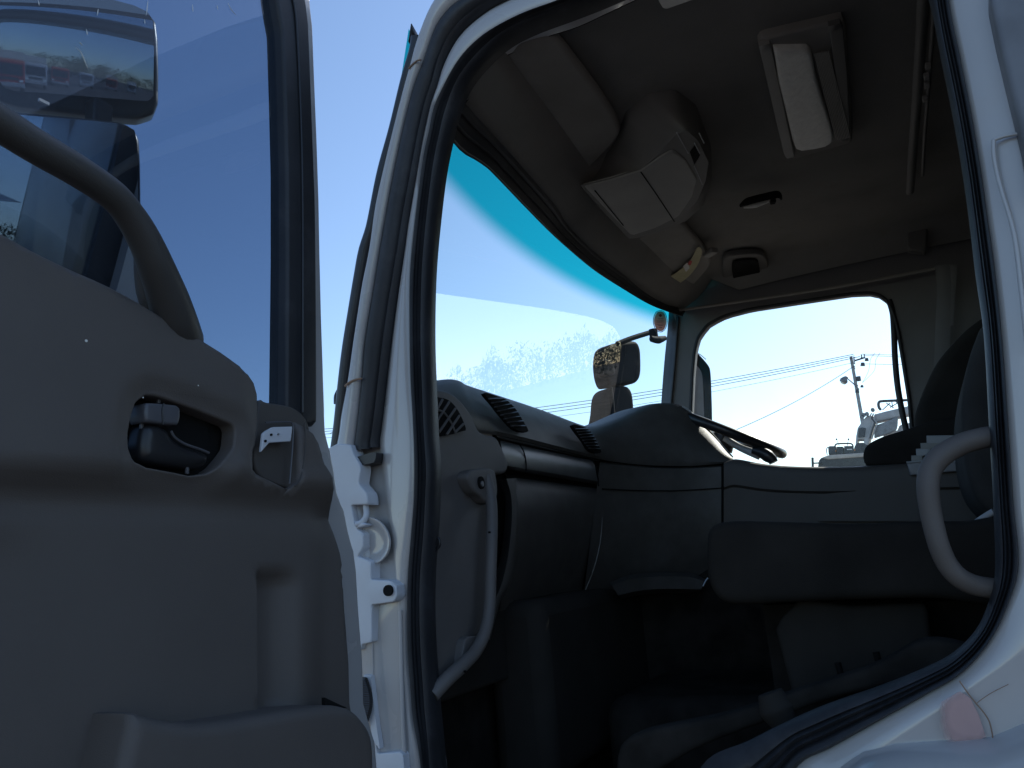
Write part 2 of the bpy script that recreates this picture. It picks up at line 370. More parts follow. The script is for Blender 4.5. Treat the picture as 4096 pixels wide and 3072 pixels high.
W_=[(1420,3072),(1400,2700),(1370,2300),(1310,1950),(1330,1808),(1345,1735),(1354,1663),(1381,1524),(1411,1331),(1441,1133),(1471,995),(1495,814),(1538,633),(1586,452),(1634,265),(1652,181),(1676,108),(1700,48),(1724,0)]
R2o=[(3796,0),(3844,241),(3886,452),(3922,663),(3952,874),(3983,1100),(4016,1437),(4054,2000),(4076,2259),(4034,2414),(3957,2569),(3840,2698),(3711,2776),(3517,2886),(3323,2995),(3187,3072)]
R2i=[(3715,0),(3765,241),(3808,452),(3845,663),(3875,874),(3902,1100),(3935,1341),(3956,1703),(3974,2034),(3980,2291),(3957,2401),(3905,2517),(3808,2614),(3679,2679),(3517,2743),(3259,2835),(3000,2960),(2800,3072)]
def yz(L,x=0.): return [(PX(a,b,x).y,PX(a,b,x).z-H) for a,b in L]
cy,cz=.34,.28; NA=360
def polar(pts):
    P=np.array(pts)-(cy,cz); a=np.unwrap(np.arctan2(P[:,1],P[:,0])); r=np.hypot(P[:,0],P[:,1])
    if a[-1]<a[0]: a=a[::-1]; r=r[::-1]
    # dense chord sampling so straight runs stay straight
    Q=cr(pts,900,True)-(cy,cz); a=np.unwrap(np.arctan2(Q[:,1],Q[:,0])); r=np.hypot(Q[:,0],Q[:,1])
    if a[-1]<a[0]: a=a[::-1]; r=r[::-1]
    a0=a[0]; a=np.r_[a,a[0]+2*math.pi]; r=np.r_[r,r[0]]
    th=np.linspace(0,2*math.pi,NA,endpoint=False); t=(th-a0)%(2*math.pi)+a0
    o=np.argsort(a); rr=np.interp(t,a[o],r[o]); return np.stack([cy+rr*np.cos(th),cz+rr*np.sin(th)],1)
XI=.035; XS=.012
ring_i=polar(yz(S2i,XI)+[(.20,1.03),(.0,1.03),(-.09,.99),(-.13,.9)]+yz(R2i,XI)+[(.45,-.48),(.60,-.55),(.74,-.52),(.80,-.43)])
ring_o=polar(yz(S2o,XS)+[(.2,1.045),(-.02,1.05),(-.14,1.0),(-.18,.9)]+yz(R2o,XS)+[(.42,-.56),(.6,-.62),(.78,-.58),(.84,-.46)])
ring_a=polar(yz(T1R)+[(.3,1.095),(.0,1.10),(-.17,1.05),(-.22,.92),(-.215,.55),(-.20,.2),(-.19,-.0),(-.13,-.13),(.0,-.22),(.15,-.33),(.4,-.60),(.6,-.66),(.80,-.62),(.88,-.48)])
ring_b=polar(yz(T1L)+[(.3,1.135),(.0,1.14),(-.22,1.10),(-.26,.95),(-.26,.55),(-.24,.2),(-.22,-.02),(-.16,-.17),(.0,-.26),(.15,-.37),(.4,-.64),(.6,-.70),(.84,-.66),(.92,-.5)])
ring_w=polar(yz(W_)+[(.62,1.24),(.45,1.31),(.2,1.35),(-.2,1.37),(-.9,1.37),(-1.0,1.25),(-1.0,.5),(-1.0,-.2),(-1.0,-.6),(-.5,-.75),(0,-.85),(.5,-.85),(.95,-.8),(1.0,-.55)])
th=np.linspace(0,2*math.pi,NA,endpoint=False)
def r3(r,x): return [(float(x if not hasattr(x,'__len__') else x[i]),p[0],p[1]+H) for i,p in enumerate(r)]
def lerp(a,b,t): return a+(b-a)*t
front=np.clip((ring_a[:,0]-.35)/.15,0,1)            # 1 on the A pillar, 0 towards the rear
top_=np.clip((ring_a[:,1]-.75)/.2,0,1)
fz=np.maximum(front*np.clip((ring_a[:,1]+.05)/.3,0,1),top_)   # where the recessed rubber track runs
rows=[r3(lerp(ring_i,ring_o,1.5),.10),r3(lerp(ring_i,ring_o,.9),.05),r3(lerp(ring_i,ring_o,.9),XS+.02),r3(ring_o,XS),
      r3(lerp(ring_o,ring_a,.12),.009),r3(lerp(ring_o,ring_a,.4),.004+.0*fz),r3(lerp(ring_o,ring_a,.75),.006*fz),r3(lerp(ring_o,ring_a,.95),.014*fz),
      r3(ring_a,.026*fz),r3(ring_b,.026*fz),r3(lerp(ring_b,ring_w,.03),.002*fz-.002),r3(lerp(ring_b,ring_w,.25),-.010),
      r3(lerp(ring_b,ring_w,.6),-.010),r3(lerp(ring_b,ring_w,.9),.002),r3(ring_w,.022),r3(lerp(ring_b,ring_w,.985),.06)]
side=P_(loft('cab_side',rows,M['paint'],None,closed=True,smooth=70)); side['label']='white painted cab side round the door opening'
# front corner return of the A pillar towards the windscreen
# inner weatherstrip, ribbed
def rib(ra,rb,prof):
    return [r3(lerp(ra,rb,t),x) for t,x in prof]
prof=[(1.0,.018),(.965,.008),(.88,.001),(.78,.003),(.70,.014),(.66,.010),(.60,.006),(.52,.015),(.48,.012),(.42,.009),(.34,.019),(.30,.015),(.2,.017),(.08,.026),(.0,.037),(.06,.05),(.3,.07)]
P_(loft('weatherstrip',rib(ring_i,ring_o,prof),M['rubber'],None,closed=True,smooth=60))
# outer rubber track along the A pillar and over the roof
sel=[i for i in range(NA) if True]
def arc_rows(ra,rb,prof,a0,a1):
    idx=[i%NA for i in range(a0,a1)]
    return [[(x,*(lerp(ra,rb,t)[i][0:1]),lerp(ra,rb,t)[i][1]+H) for i in idx] for t,x in prof]
def ang(p): return int(round((math.atan2(p[1]-cz,p[0]-cy)%(2*math.pi))/(2*math.pi)*NA))
zb=yz([(1455,1790)])[0]; i0=ang(zb)-NA; i1=ang((-.30,1.08))
rows=arc_rows(ring_a,ring_b,[(-.06,.026),(-.02,.002),(.10,-.004),(.20,.001),(.26,.010),(.34,.006),(.45,-.004),(.75,-.008),(.95,-.004),(1.02,.008),(1.04,.026)],i0,i1)
P_(loft('door_seal',rows,M['rubber'],None,smooth=60,cap=False))
sx('seal_stop',[(1417,1830),(1478,1812),(1505,1808),(1502,1836),(1495,1850),(1440,1862),(1425,1848)],-.014,M['black'],None,n=28,sm=False,thick=.035,res=.01).name='seal_stop'
P_(bpy.data.objects['seal_stop'])
# windscreen edge rubber down the A pillar
ed=[(1650,150),(1643,199),(1610,313),(1562,512),(1513,693),(1471,904),(1441,1000),(1423,1096),(1399,1241),(1375,1392),(1357,1542),(1342,1693),(1328,1800),(1322,1860)]
P_(tube('windscreen_seal',[PX(a+16,b,.024) for a,b in ed],.013,M['black'],None,asp=.8,k=60))
P_(tube('seal_tip',[PX(1648,140,.02),PX(1650,165,.02),PX(1662,185,.02)],[.002,.006],M['black'],None,n=8))
P_(tube('wiper_nozzle',[PX(1352,1560,.03),PX(1346,1585,.03),PX(1350,1612,.03)],[.003,.008],M['black'],None,n=8))
# sealant lines across the pillar
P_(tube('sealant_bead',[PX(a,b,-.012) for a,b in ((1634,275),(1645,262),(1668,243),(1684,240))],.0018,M['rust'],None,n=6))
P_(tube('sealant_bead',[PX(a,b,-.012) for a,b in ((1380,1545),(1400,1528),(1425,1518),(1447,1514))],.0022,M['rust'],None,n=6))

# --- hinge post details
hp=M['paint']
def P2(o,par): o.parent=par; return o
s=sx('hinge_cover',[(1300,1800),(1345,1775),(1400,1778),(1417,1822),(1441,1862),(1442,1880),(1434,1935),(1455,1958),(1468,1975),(1473,2018),(1405,2020),(1418,2098),(1447,2088),(1470,2100),(1440,2110),(1424,2112),(1452,2135),(1453,2190),(1430,2225),(1483,2245),(1485,2318),(1560,2322),(1583,2340),(1588,2385),(1575,2408),(1487,2420),(1487,2570),(1448,2578),(1440,2600),(1300,2600)],-.022,M['wmetal'],None,n=200,sm=False,thick=.03,res=.03,rnd=.003)
P_(s); s['label']='pale hinge cover plate'
for (a,b) in ((1553,2362),(1583,3052)):
    c=PX(a,b,-.026 if b<3000 else -.012); P_(disc('grommet',c,(1,0,0),.0098,.005,M['void'],None,n=24))
s=sx('lower_hinge_cover',[(1500,2960),(1510,3015),(1600,3008),(1612,3020),(1620,3120),(1500,3130)],-.018,M['wmetal'],None,n=60,sm=False,thick=.02,res=.03,rnd=.002); P_(s)
s=sx('wedge_cover',[(1455,2700),(1482,2702),(1505,2900),(1520,3000),(1490,2960)],-.02,M['wmetal'],None,n=50,sm=False,thick=.012,res=.03); P_(s)
def coil():
    g=[]
    for k in range(20):
        t=k/19; a=1462+22*math.sin(math.pi*t)*.9; b=2720+170*t
        p=PX(a,b,-.03); q=PX(a,b,-.03)
        V,F=[],[]
        n=10
        g.append(tube_geo([PX(a-26,b-1,-.028),PX(a+3,b+1,-.028)],.0052,n=8,sm=False))
    return join('cable_conduit',g,M['black'])
P_(coil())
P_(tube('check_strap',[PX(1462,2010,-.005),PX(1466,2060,-.012),PX(1450,2088,-.016),PX(1424,2098,-.02)],.006,M['wmetal'],None,n=8))
# grey hollow behind the hinge (recess in the post)
P_(tube('post_crease',[PX(a,b,-.006) for a,b in ((1600,2440),(1602,2520),(1606,2700),(1612,2900),(1622,3090))],.0045,M['paint'],None,n=8))
P_(tube('post_crease',[PX(a,b,-.009) for a,b in ((1488,2440),(1490,2600),(1496,2800),(1505,3005))],.0025,M['paint'],None,n=8))

# --- rear of the near side: dark grey corner panel, wheel-arch flare, painted pink reflection, crack
s=sx('corner_panel',[(3965,-200),(3960,0),(3991,151),(4027,301),(4057,422),(4098,590),(4125,760),(4400,760),(4400,-200)],-.035,M['grey'],None,n=90,sm=False,thick=.03,res=.05,rnd=.012); P_(s)
s['label']='dark grey corner panel at the top of the rear pillar'
fl=[(3330,3110),(3381,3068),(3452,3021),(3582,2989),(3700,2980),(3840,2970),(3970,2957),(4096,2905),(4300,2830)]
rows=[[PX(a,b,x) for a,b in [(p[0],p[1]+dy) for p in fl]] for x,dy in ((.0,-14),(-.014,-4),(-.03,14),(-.06,70),(-.085,160),(-.10,300),(-.10,600))]
P_(loft('arch_flare',rows,M['paint'],None,smooth=50)); 
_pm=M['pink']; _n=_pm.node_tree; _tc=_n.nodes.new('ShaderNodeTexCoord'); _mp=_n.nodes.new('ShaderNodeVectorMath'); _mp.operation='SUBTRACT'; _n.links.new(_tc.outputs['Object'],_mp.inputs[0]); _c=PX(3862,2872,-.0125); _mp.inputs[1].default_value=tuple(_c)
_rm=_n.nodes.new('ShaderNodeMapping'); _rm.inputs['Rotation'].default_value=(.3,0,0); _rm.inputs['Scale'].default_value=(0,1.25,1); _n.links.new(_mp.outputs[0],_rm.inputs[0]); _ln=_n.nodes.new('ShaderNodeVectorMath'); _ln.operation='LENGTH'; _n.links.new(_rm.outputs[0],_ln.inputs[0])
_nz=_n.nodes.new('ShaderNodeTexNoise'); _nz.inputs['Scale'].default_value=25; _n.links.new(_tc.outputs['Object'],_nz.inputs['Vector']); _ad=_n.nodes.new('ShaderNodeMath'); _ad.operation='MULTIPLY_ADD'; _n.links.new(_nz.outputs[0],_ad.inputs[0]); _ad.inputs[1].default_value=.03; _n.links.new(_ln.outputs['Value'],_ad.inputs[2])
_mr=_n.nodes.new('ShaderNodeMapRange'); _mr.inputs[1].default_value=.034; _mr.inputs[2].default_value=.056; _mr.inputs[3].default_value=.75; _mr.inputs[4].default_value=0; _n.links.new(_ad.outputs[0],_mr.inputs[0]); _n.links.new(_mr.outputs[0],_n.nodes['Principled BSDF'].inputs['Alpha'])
s=sx('pink_reflection',[(3730,2830),(3838,2765),(3880,2790),(3915,2860),(3945,2950),(3830,2985),(3740,2960)],-.0125,M['pink'],None,n=60,sm=False,thick=.0015,res=.02); P_(s); s['label']='soft pink reflection painted on the white cab side'  # patch colour paints in a soft red reflection
P_(tube('sealant_bead',[PX(a,b,-.0115) for a,b in ((3838,2724),(3870,2770),(3905,2814),(3935,2850),(3957,2886),(3968,2930),(3972,2955))],.0010,M['rust'],None,n=6))
P_(tube('sealant_bead',[PX(a,b,-.0115) for a,b in ((3905,2814),(3960,2775),(4034,2737))],.0005,M['rust'],None,n=6))
# B pillar crease (pressed line running down)
pc=[(3975,560),(3976,620),(3990,700),(4015,790),(4040,870),(4060,960),(4078,1100),(4110,1400)]
P_(tube('pillar_crease',[PX(a,b,-.0075) for a,b in pc],.003,M['paint'],None,n=10))
P_(tube('pillar_crease',[PX(a,b,-.0075) for a,b in ((3975,560),(4020,545),(4075,535),(4120,530))],.0025,M['paint'],None,n=10))

# --- cab shell: roof, rear wall, floor, front, far side
W=1.95
def roof():
    rows=[]
    for x,z,y0 in ((.022,1.355,.60),(.06,1.385,.64),(.2,1.40,.72),(.6,1.41,.80),(1.0,1.415,.82),(1.4,1.41,.80),(1.8,1.40,.72),(1.97,1.385,.66),(2.01,1.34,.62)):
        rows.append([(x,y0+.12,1.165),(x,y0+.11,1.20),(x,y0-.02,z-.08),(x,y0-.14,z-.035),(x,y0-.3,z-.01),(x,0,z+.01),(x,-.8,z),(x,-.97,z-.03),(x,-1.0,z-.12)])
    return loft('roof_panel',[[(a,b,c+H) for a,b,c in r] for r in rows],M['paint'],None,thick=.012,smooth=60)
P_(roof())
P_(box('rear_wall',(1.0,-.99,.33+H),(1.96,.03,2.0),M['inner']))
P_(box('roof_rail',(1.975,-.16,1.26+H),(.05,1.66,.24),M['paint'],None,.008))
P_(box('cab_floor',(1.0,0,-.58+H),(1.92,2.0,.04),M['floor']))
P_(box('front_panel',(1.0,1.235,-.2+H),(1.9,.03,.85),M['paint'],None,.01))
P_(box('far_kick_panel',(1.955,1.03,-.2+H),(.02,.42,.86),M['inner']))
P_(box('firewall',(1.0,1.14,-.2+H),(1.92,.02,.78),M['inner']))
# far side wall with its window
hole=[(2764,1990),(2764,1640),(2770,1500),(2779,1400),(2795,1345),(2835,1297),(2900,1264),(3000,1238),(3200,1207),(3400,1177),(3475,1173),(3530,1185),(3562,1225),(3578,1270),(3592,1320),(3612,1440),(3637,1600),(3650,1740),(3655,1990)]
hl=uvx(hole,W,90,False)
far_out=[(.86,-.62+H),(.97,.2+H),(.86,.28+H),(.86,.6+H),(.80,.93+H),(.74,1.1+H),(-.98,1.15+H),(-.98,-.62+H)]
fr=[(2679,1611),(2694,1450),(2709,1290),(2702,1262),(2670,1240),(2600,1210)]
f2=[(PX(a,b,W).y,PX(a,b,W).z) for a,b in fr]
far_out=[(f2[0][0]+.02,-.62+H),(f2[0][0]+.02,f2[0][1]-.15)]+f2[:5]+[(f2[4][0],1.20+H),(.6,1.30+H),(-.98,1.34+H),(-.98,-.62+H)]
s=sx('far_side_panel',poly(far_out,140,True),W,M['pillar'],None,raw=True,holes=[hl],thick=.05,res=.08,rnd=0,hrnd=.012); P_(s); s['label']='dark grey trimmed inside of the driver side'
# seal around far window, and loose run channel
hc=[(p[0],p[1]) for p in hl]
P_(tube('window_seal',[(W-.004,p[0],p[1]) for p in hl[:70]],.007,M['rubber'],None,n=8,k=200))
P_(tube('run_channel',[PX(a,b,W+.0) for a,b in ((3555,1200),(3570,1250),(3576,1330),(3580,1430),(3590,1540),(3607,1640),(3628,1735),(3640,1800))],.011,M['rubber'],None,asp=.9,n=10,k=50))
M['fglass']=glass('side_window_glass',(.96,.98,.97),ior=1.4,dust=.001,refl=.3)
s=sx('side_window',[(2740,2000),(2740,1400),(2800,1260),(3300,1120),(3600,1120),(3690,2000)],W+.03,M['fglass'],None,n=60,sm=False,thick=.004,res=.5); P_(s)

# --- windscreen
def wy(x,z):  # x across, z relative to the lens
    return .83+(1.0-z)*.24+.13*(1-((x-.98)/.98)**2)
ux=np.linspace(0.04,2.09,38); uz=np.linspace(.02,1.14,20)
def wedge(x,z): return x
rowsW=[[(x,wy(x,z),z+H) for x in ux] for z in uz]
M['wglass']=glass('windscreen_glass',(.88,.955,.955),ior=1.5,band=(.945+H,1.0,.0,.04),dust=.008,refl=2.0)
ws=loft('windscreen',rowsW,M['wglass'],None,smooth=80); P_(ws)
fr_rows=lambda zs:[[ (x,wy(x,z)-.004,z+H) for x in ux] for z in zs]
P_(loft('windscreen_frit',fr_rows(np.linspace(1.11,1.15,4)),M['black'],None,thick=.002,smooth=80))
for xs in (0,):
    P_(loft('windscreen_frit',[[(x+.024*(1-z)/.4,wy(x+.024*(1-z)/.4,z)-.004,z+H) for z in np.linspace(0,1.09,20)] for x in np.linspace(2.010,2.05,4)],M['black'],None,thick=.002,smooth=80))

er=[(2709,1262),(2703,1330),(2694,1450),(2679,1611),(2670,1760)]; el=[(2676,1236),(2669,1330),(2657,1450),(2645,1611),(2640,1760)]
def gx_(px,py):
    r=ray(px,py)
    for t in np.linspace(1.5,4,3000):
        p=CAM+r*t
        if p[1]>wy(p[0],p[2]-H)-.012: return Vector(p)
ra_=cr([PX(a,b,1.945) for a,b in er],30); rb_=cr([gx_(a,b) for a,b in el],30)
P_(loft('pillar_edge_seal',[[tuple(q) for q in ra_+(ra_-rb_)*.15],[tuple(q) for q in ra_],[tuple(q) for q in ra_*.5+rb_*.5-np.array([.01,.01,0])],[tuple(q) for q in rb_],[tuple(q+np.array([.05,.008,0])) for q in rb_]],M['rubber'],None,smooth=60,thick=.003))

def sm_(x): x=np.clip(x,0,1); return x*x*(3-2*x)
_ho=uvx([(1440,2075),(1475,2068),(1515,2085),(1545,2125),(1556,2170),(1545,2215),(1515,2248),(1470,2262),(1435,2255),(1420,2160)],-.012,90)
o=P_(sheet('hinge_recess',_ho,lambda u,v:(-.0105,u,v),(-1,0,0),M['paint'],None,res=.003,thick=.004,rnd=.001,depth=lambda V:-.009*sm_((dist(V,_ho)-.001)/.02),smooth=70)); o['label']='rounded dished pressing below the upper hinge'

# --- inside lining of the near side, roof lining
rows=[r3(lerp(ring_i,ring_o,1.45),.102),r3(lerp(ring_i,ring_o,1.8),.102),r3(lerp(ring_i,ring_w,.5),.10),r3(lerp(ring_i,ring_w,.8),.08)]
P_(loft('side_lining',rows,M['inner'],None,closed=True,smooth=40))
HL=1.07
H0=[(1772,517),(1797,542),(1851,603),(1911,639),(1959,675),(2104,826),(2200,924),(2278,996),(2381,1081),(2501,1159),(2592,1213),(2670,1244),(2730,1262)]
H1=[(1815,357),(1839,386),(1923,482),(2044,615),(2225,826),(2272,900),(2381,1009),(2489,1093),(2592,1177),(2690,1228),(2740,1246)]
def hrow(L,z,dy=0,n=60):
    return [Vector((p[0],p[1]+dy,z+H)) for p in cr([(PZ(a,b,z).x,PZ(a,b,z).y) for a,b in L],n)]
h0=hrow(H0,.93); h1=hrow(H1,.965)
h1=[Vector((p.x,p.y,.965+H)) for p in h1]
def mixr(a,b,t,dz=0): return [p.lerp(q,t)+Vector((0,0,dz)) for p,q in zip(a,b)]
back=[Vector((p.x,p.y+.035,p.z+.09)) for p in h0]
P_(loft('header_seal',[back,mixr(h0,h1,-.05),h0,mixr(h0,h1,.1,-.006),mixr(h0,h1,.22,.002),mixr(h0,h1,.3,.006),mixr(h0,h1,.36,.0),mixr(h0,h1,.48,-.005),mixr(h0,h1,.6,.003),mixr(h0,h1,.66,.006),mixr(h0,h1,.72,.0),mixr(h0,h1,.88,-.005),h1,mixr(h0,h1,1.1,.01)],M['rubber'],None,smooth=50))
xs=np.linspace(.11,1.92,60)
h1x=[p.x for p in h1]; 
def h1at(x): return float(np.interp(x,h1x,[p.y for p in h1]))
xs0=np.r_[.055,xs]; xs=np.r_[.10,xs]
rows=[[(x,h1at(x)+.015,.972+H) for x in xs0],[(x,h1at(x),.964+H) for x in xs0],[(x,h1at(x)-.03,.975+H) for x in xs0],[(x,h1at(x)-.075,1.0+H) for x in xs0],[(x,h1at(x)-.11,1.03+H) for x in xs0],[(x,.60,HL-.005+H) for x in xs0]]
xn=np.clip((xs-.99)/.93,-1,1)
def cove(x): return .085*max(0,(x-.99-.80)/.14)**2+.012*max(0,(.25-x)/.15)**2
for y,dz in ((.5,0),(.3,.006),(.1,.008),(-.2,.006),(-.5,.0),(-.9,-.02),(-.97,-.08)):
    rows.append([(x,y,HL+dz-cove(x)+H) for x in xs])
P_(loft('roof_lining',rows,M['head'],None,smooth=60))
P_(tube('roof_trim_strip',[PX(a,b,1.885) for a,b in ((2700,1243),(2850,1222),(3000,1200),(3300,1155),(3560,1108),(3800,1062))],.006,M['visor'],None,n=8,k=40))
P_(tube('lining_seam',[PZ(a,b,1.0) for a,b in ((1950,405),(2044,500),(2200,690),(2330,860),(2420,960),(2500,1030))],.0025,M['consd'],None,n=6,k=30))

# --- sun visors
vis=[(1954,232),(1963,195),(1992,180),(2130,157),(2222,157),(2296,240),(2408,389),(2472,495),(2472,556),(2352,685),(2315,722),(2268,713),(2204,648),(2000,389),(1972,343)]
def visor(name,outl,z,lab,hooks,par=None):
    o=sz(name,outl,z,M['visor'],None,n=90,thick=.008,res=.04,rnd=.012); P_(o); o['label']=lab
    for a,b,c,d in hooks:
        P_(tube('visor_pin',[PZ(a,b,z-.012),PZ((a+c)/2,(b+d)/2-6,z-.016),PZ(c,d,z-.006)],.0045,M['metal'],None,n=8))
        P_(box('visor_clip',PZ(c+14,d-12,z-.006),(.028,.02,.016),M['void'],None,.004,rot=Matrix.Rotation(.6,3,'Z')))
visor('sun_visor',vis,1.035,'grey folded passenger sun visor',((1880,332,1952,330),(2213,690,2240,684)))
P_(sz('visor_socket',[(1925,270),(1950,235),(1958,290),(1985,340),(1975,372),(1945,340)],1.03,M['void'],None,n=40,thick=.01,res=.05))
v2=[(2515,990),(2530,965),(2560,950),(2640,915),(2722,889),(2760,930),(2800,975),(2842,1040),(2835,1075),(2745,1170),(2700,1178),(2660,1160),(2600,1085),(2530,1030)]
visor('sun_visor',v2,1.03,'grey driver side sun visor with a pale label strip',((2545,1042,2556,1030),(2670,1180,2690,1182)))
st=[(2636,1128),(2700,1095),(2760,1045),(2790,990),(2808,1005),(2790,1060),(2750,1110),(2690,1150),(2665,1160)]
s=sz('label_strip',st,1.017,M['yellow'],None,n=60,thick=.0015,res=.05); P_(s)
for k,(q,c) in enumerate((((2732,1058,2755,1092),'paper'),((2750,1050,2765,1066),'redink'))):
    a,b,c_,d=q; P_(sz('label_print',[(a,b+8),(c_-6,b-8),(c_+4,d-20),(a+12,d-4)],1.0145,M[c],None,n=16,sm=False,thick=.001,res=.05))
P_(box('visor_bracket',PZ(2842,1010,1.03),(.05,.03,.02),M['cons'],None,.004,rot=Matrix.Rotation(.9,3,'Z')))

# --- overhead console above the windscreen
cb=[(2324,741),(2440,715),(2565,676),(2640,612),(2700,540),(2745,520),(2790,560),(2835,650),(2822,725),(2790,800),(2723,880),(2620,925),(2519,957),(2425,855)]
cc=[(2320,728),(2400,650),(2463,562),(2500,455),(2590,385),(2700,370),(2785,432),(2845,592),(2850,690),(2822,800),(2740,880),(2640,915),(2525,948),(2420,845)]
zb_,zc_=.975,1.065
B2=uvz(cb,zb_,120,False); B2i=uvz([(a*.96+2590*.04,b*.96+740*.04) for a,b in cb],zb_,120,False)
C2=uvz(cc,zc_,120,False)
def k3(P,z): return [(p[0],p[1],z+H) for p in P]
con=P_(loft('overhead_console',[k3(C2,zc_+.01),k3(C2*.9+B2*.1,zc_-.02),k3(C2*.55+B2*.45,zc_-.05),k3(C2*.12+B2*.88,zb_+.008),k3(B2*.97+C2*.03,zb_+.003),k3(B2,zb_)],M['consd'],None,closed=True,smooth=50,cap=True))
con['label']='dark grey overhead console with pale lower lid'
s=sz('console_lid',[(2335,748),(2440,722),(2560,685),(2650,622),(2690,600),(2745,640),(2790,720),(2770,790),(2715,868),(2620,915),(2525,945),(2432,850)],zb_-.004,M['cons'],None,n=90,sm=False,thick=.004,res=.05,rnd=.006); P_(s)
for q in (((2563,688),(2630,784),(2697,886)),((2379,762),(2430,825),(2493,902))):
    P_(tube('lid_seam',[PZ(a,b,zb_-.0045) for a,b in q],.0016,M['void'],None,n=6))
for q in (((2707,531),(2753,613)),((2778,664),(2810,738)),((2778,572),(2799,613)),((2797,534),(2816,572))):
    P_(tube('console_highlight',[PZ(a,b,zb_-.006) for a,b in q],.0014,M['lgrey'],None,n=6,k=6))  # pale lines paint highlights onto the console underside
P_(sz('console_switch',[(2760,612),(2785,580),(2800,622),(2778,660)],zb_-.003,M['void'],None,n=20,sm=False,thick=.005,res=.05))

# --- roof lamp with frosted lens, small lamp at the door, coat hook, speaker
s=sz('roof_lamp',[(3034,180),(3048,158),(3370,83),(3385,110),(3408,420),(3410,565),(3395,577),(3182,638),(3150,640),(3138,625)],1.055,M['visor'],None,n=110,sm=False,thick=.02,res=.05,rnd=.008); P_(s); s['label']='rectangular grey roof lamp with frosted white lens'
s=sz('lamp_bezel',[(3036,190),(3078,178),(3088,200),(3180,632),(3150,640),(3136,620)],1.042,M['cons'],None,n=50,sm=False,thick=.012,res=.05,rnd=.003); P_(s)
s=sz('lamp_bezel',[(3315,110),(3372,96),(3392,300),(3402,560),(3350,575),(3352,400)],1.042,M['consd'],None,n=50,sm=False,thick=.012,res=.05,rnd=.003); P_(s)
lens=[(3096,208),(3232,205),(3247,220),(3265,313),(3289,392),(3322,494),(3335,542),(3334,567),(3313,588),(3259,600),(3205,607),(3184,600),(3172,567),(3145,452),(3117,337),(3105,259)]
s=sz('lamp_lens',lens,1.036,M['lens'],None,n=110,sm=False,thick=.012,res=.02,rnd=.007,depth=lambda V:.003*np.sin(V[:,1]*260)*0); P_(s)
for k in range(10):
    t=k/9; a0,b0=3250+52*t,205+0*t
    P_(tube('lamp_rib',[PZ(3258+6*k,215-1.2*k,1.039),PZ(3258+6*k+88,215+345-1.2*k,1.039)],.0012,M['cons'],None,n=5,k=6))
s=sz('door_lamp',[(2636,14),(2650,36),(2665,42),(2790,-2),(2900,-60),(2640,-60)],1.04,M['lens'],None,n=50,sm=False,thick=.015,res=.04,rnd=.006); P_(s)
P_(tube('coat_hook',[PZ(2962,822,1.045),PZ(2990,806,1.035),PZ(3050,790,1.032),PZ(3110,778,1.036),PZ(3124,792,1.045)],[.006,.012,.012,.012,.007],M['void'],None,asp=.6,n=12,k=30))
P_(tube('coat_hook_lever',[PZ(2975,830,1.035),PZ(3020,822,1.028),PZ(3075,805,1.03)],[.003,.008,.004],M['lens'],None,asp=.6,n=10,k=20))
P_(box('coat_hook_stop',PZ(3092,806,1.032),(.022,.016,.012),M['void'],None,.003,rot=Matrix.Rotation(.3,3,'Z')))
s=sz('roof_speaker',[(2892,1050),(2915,1025),(3035,1018),(3070,1048),(3072,1110),(3040,1150),(2930,1165),(2897,1140)],1.045,M['consd'],None,n=70,thick=.012,res=.04,rnd=.008); P_(s)
s=sz('speaker_grille',[(2930,1060),(2945,1045),(3020,1040),(3035,1060),(3038,1100),(3015,1125),(2950,1132),(2933,1112)],1.036,M['void'],None,n=50,thick=.003,res=.03,rnd=.003); P_(s)
# curtain rail across the back of the roof
P_(tube('curtain_rail',[PZ(a,b,1.045) for a,b in ((3697,-60),(3688,100),(3678,250),(3662,470),(3650,620),(3640,770))],.008,M['consd'],None,n=8,asp=1.5,k=30))
P_(tube('curtain_rail',[PZ(a,b,1.04) for a,b in ((3742,-60),(3728,150),(3716,320),(3700,520),(3690,700))],.005,M['consd'],None,n=8,k=30))
for a,b in ((3712,262),(3706,305),(3708,340),(3700,395)):
    P_(box('rail_clip',PZ(a,b,1.035),(.02,.012,.01),M['cons'],None,.002))
s=sx('belt_anchor_cover',[(3625,780),(3700,772),(3712,900),(3705,1010),(3630,1000)],1.86,M['consd'],None,n=40,sm=False,thick=.03,res=.1,rnd=.008); P_(s)
# driver's seat belt strap
for q,r in ((((3768,1060),(3778,1150),(3772,1300),(3768,1420),(3765,1500)),.024),(((3815,1060),(3805,1180),(3800,1300)),.012)):
    P_(tube('seat_belt',[PX(a,b,1.80) for a,b in q],r,M['pillar'],None,asp=.12,n=10,k=24,up=(0,1,0)))

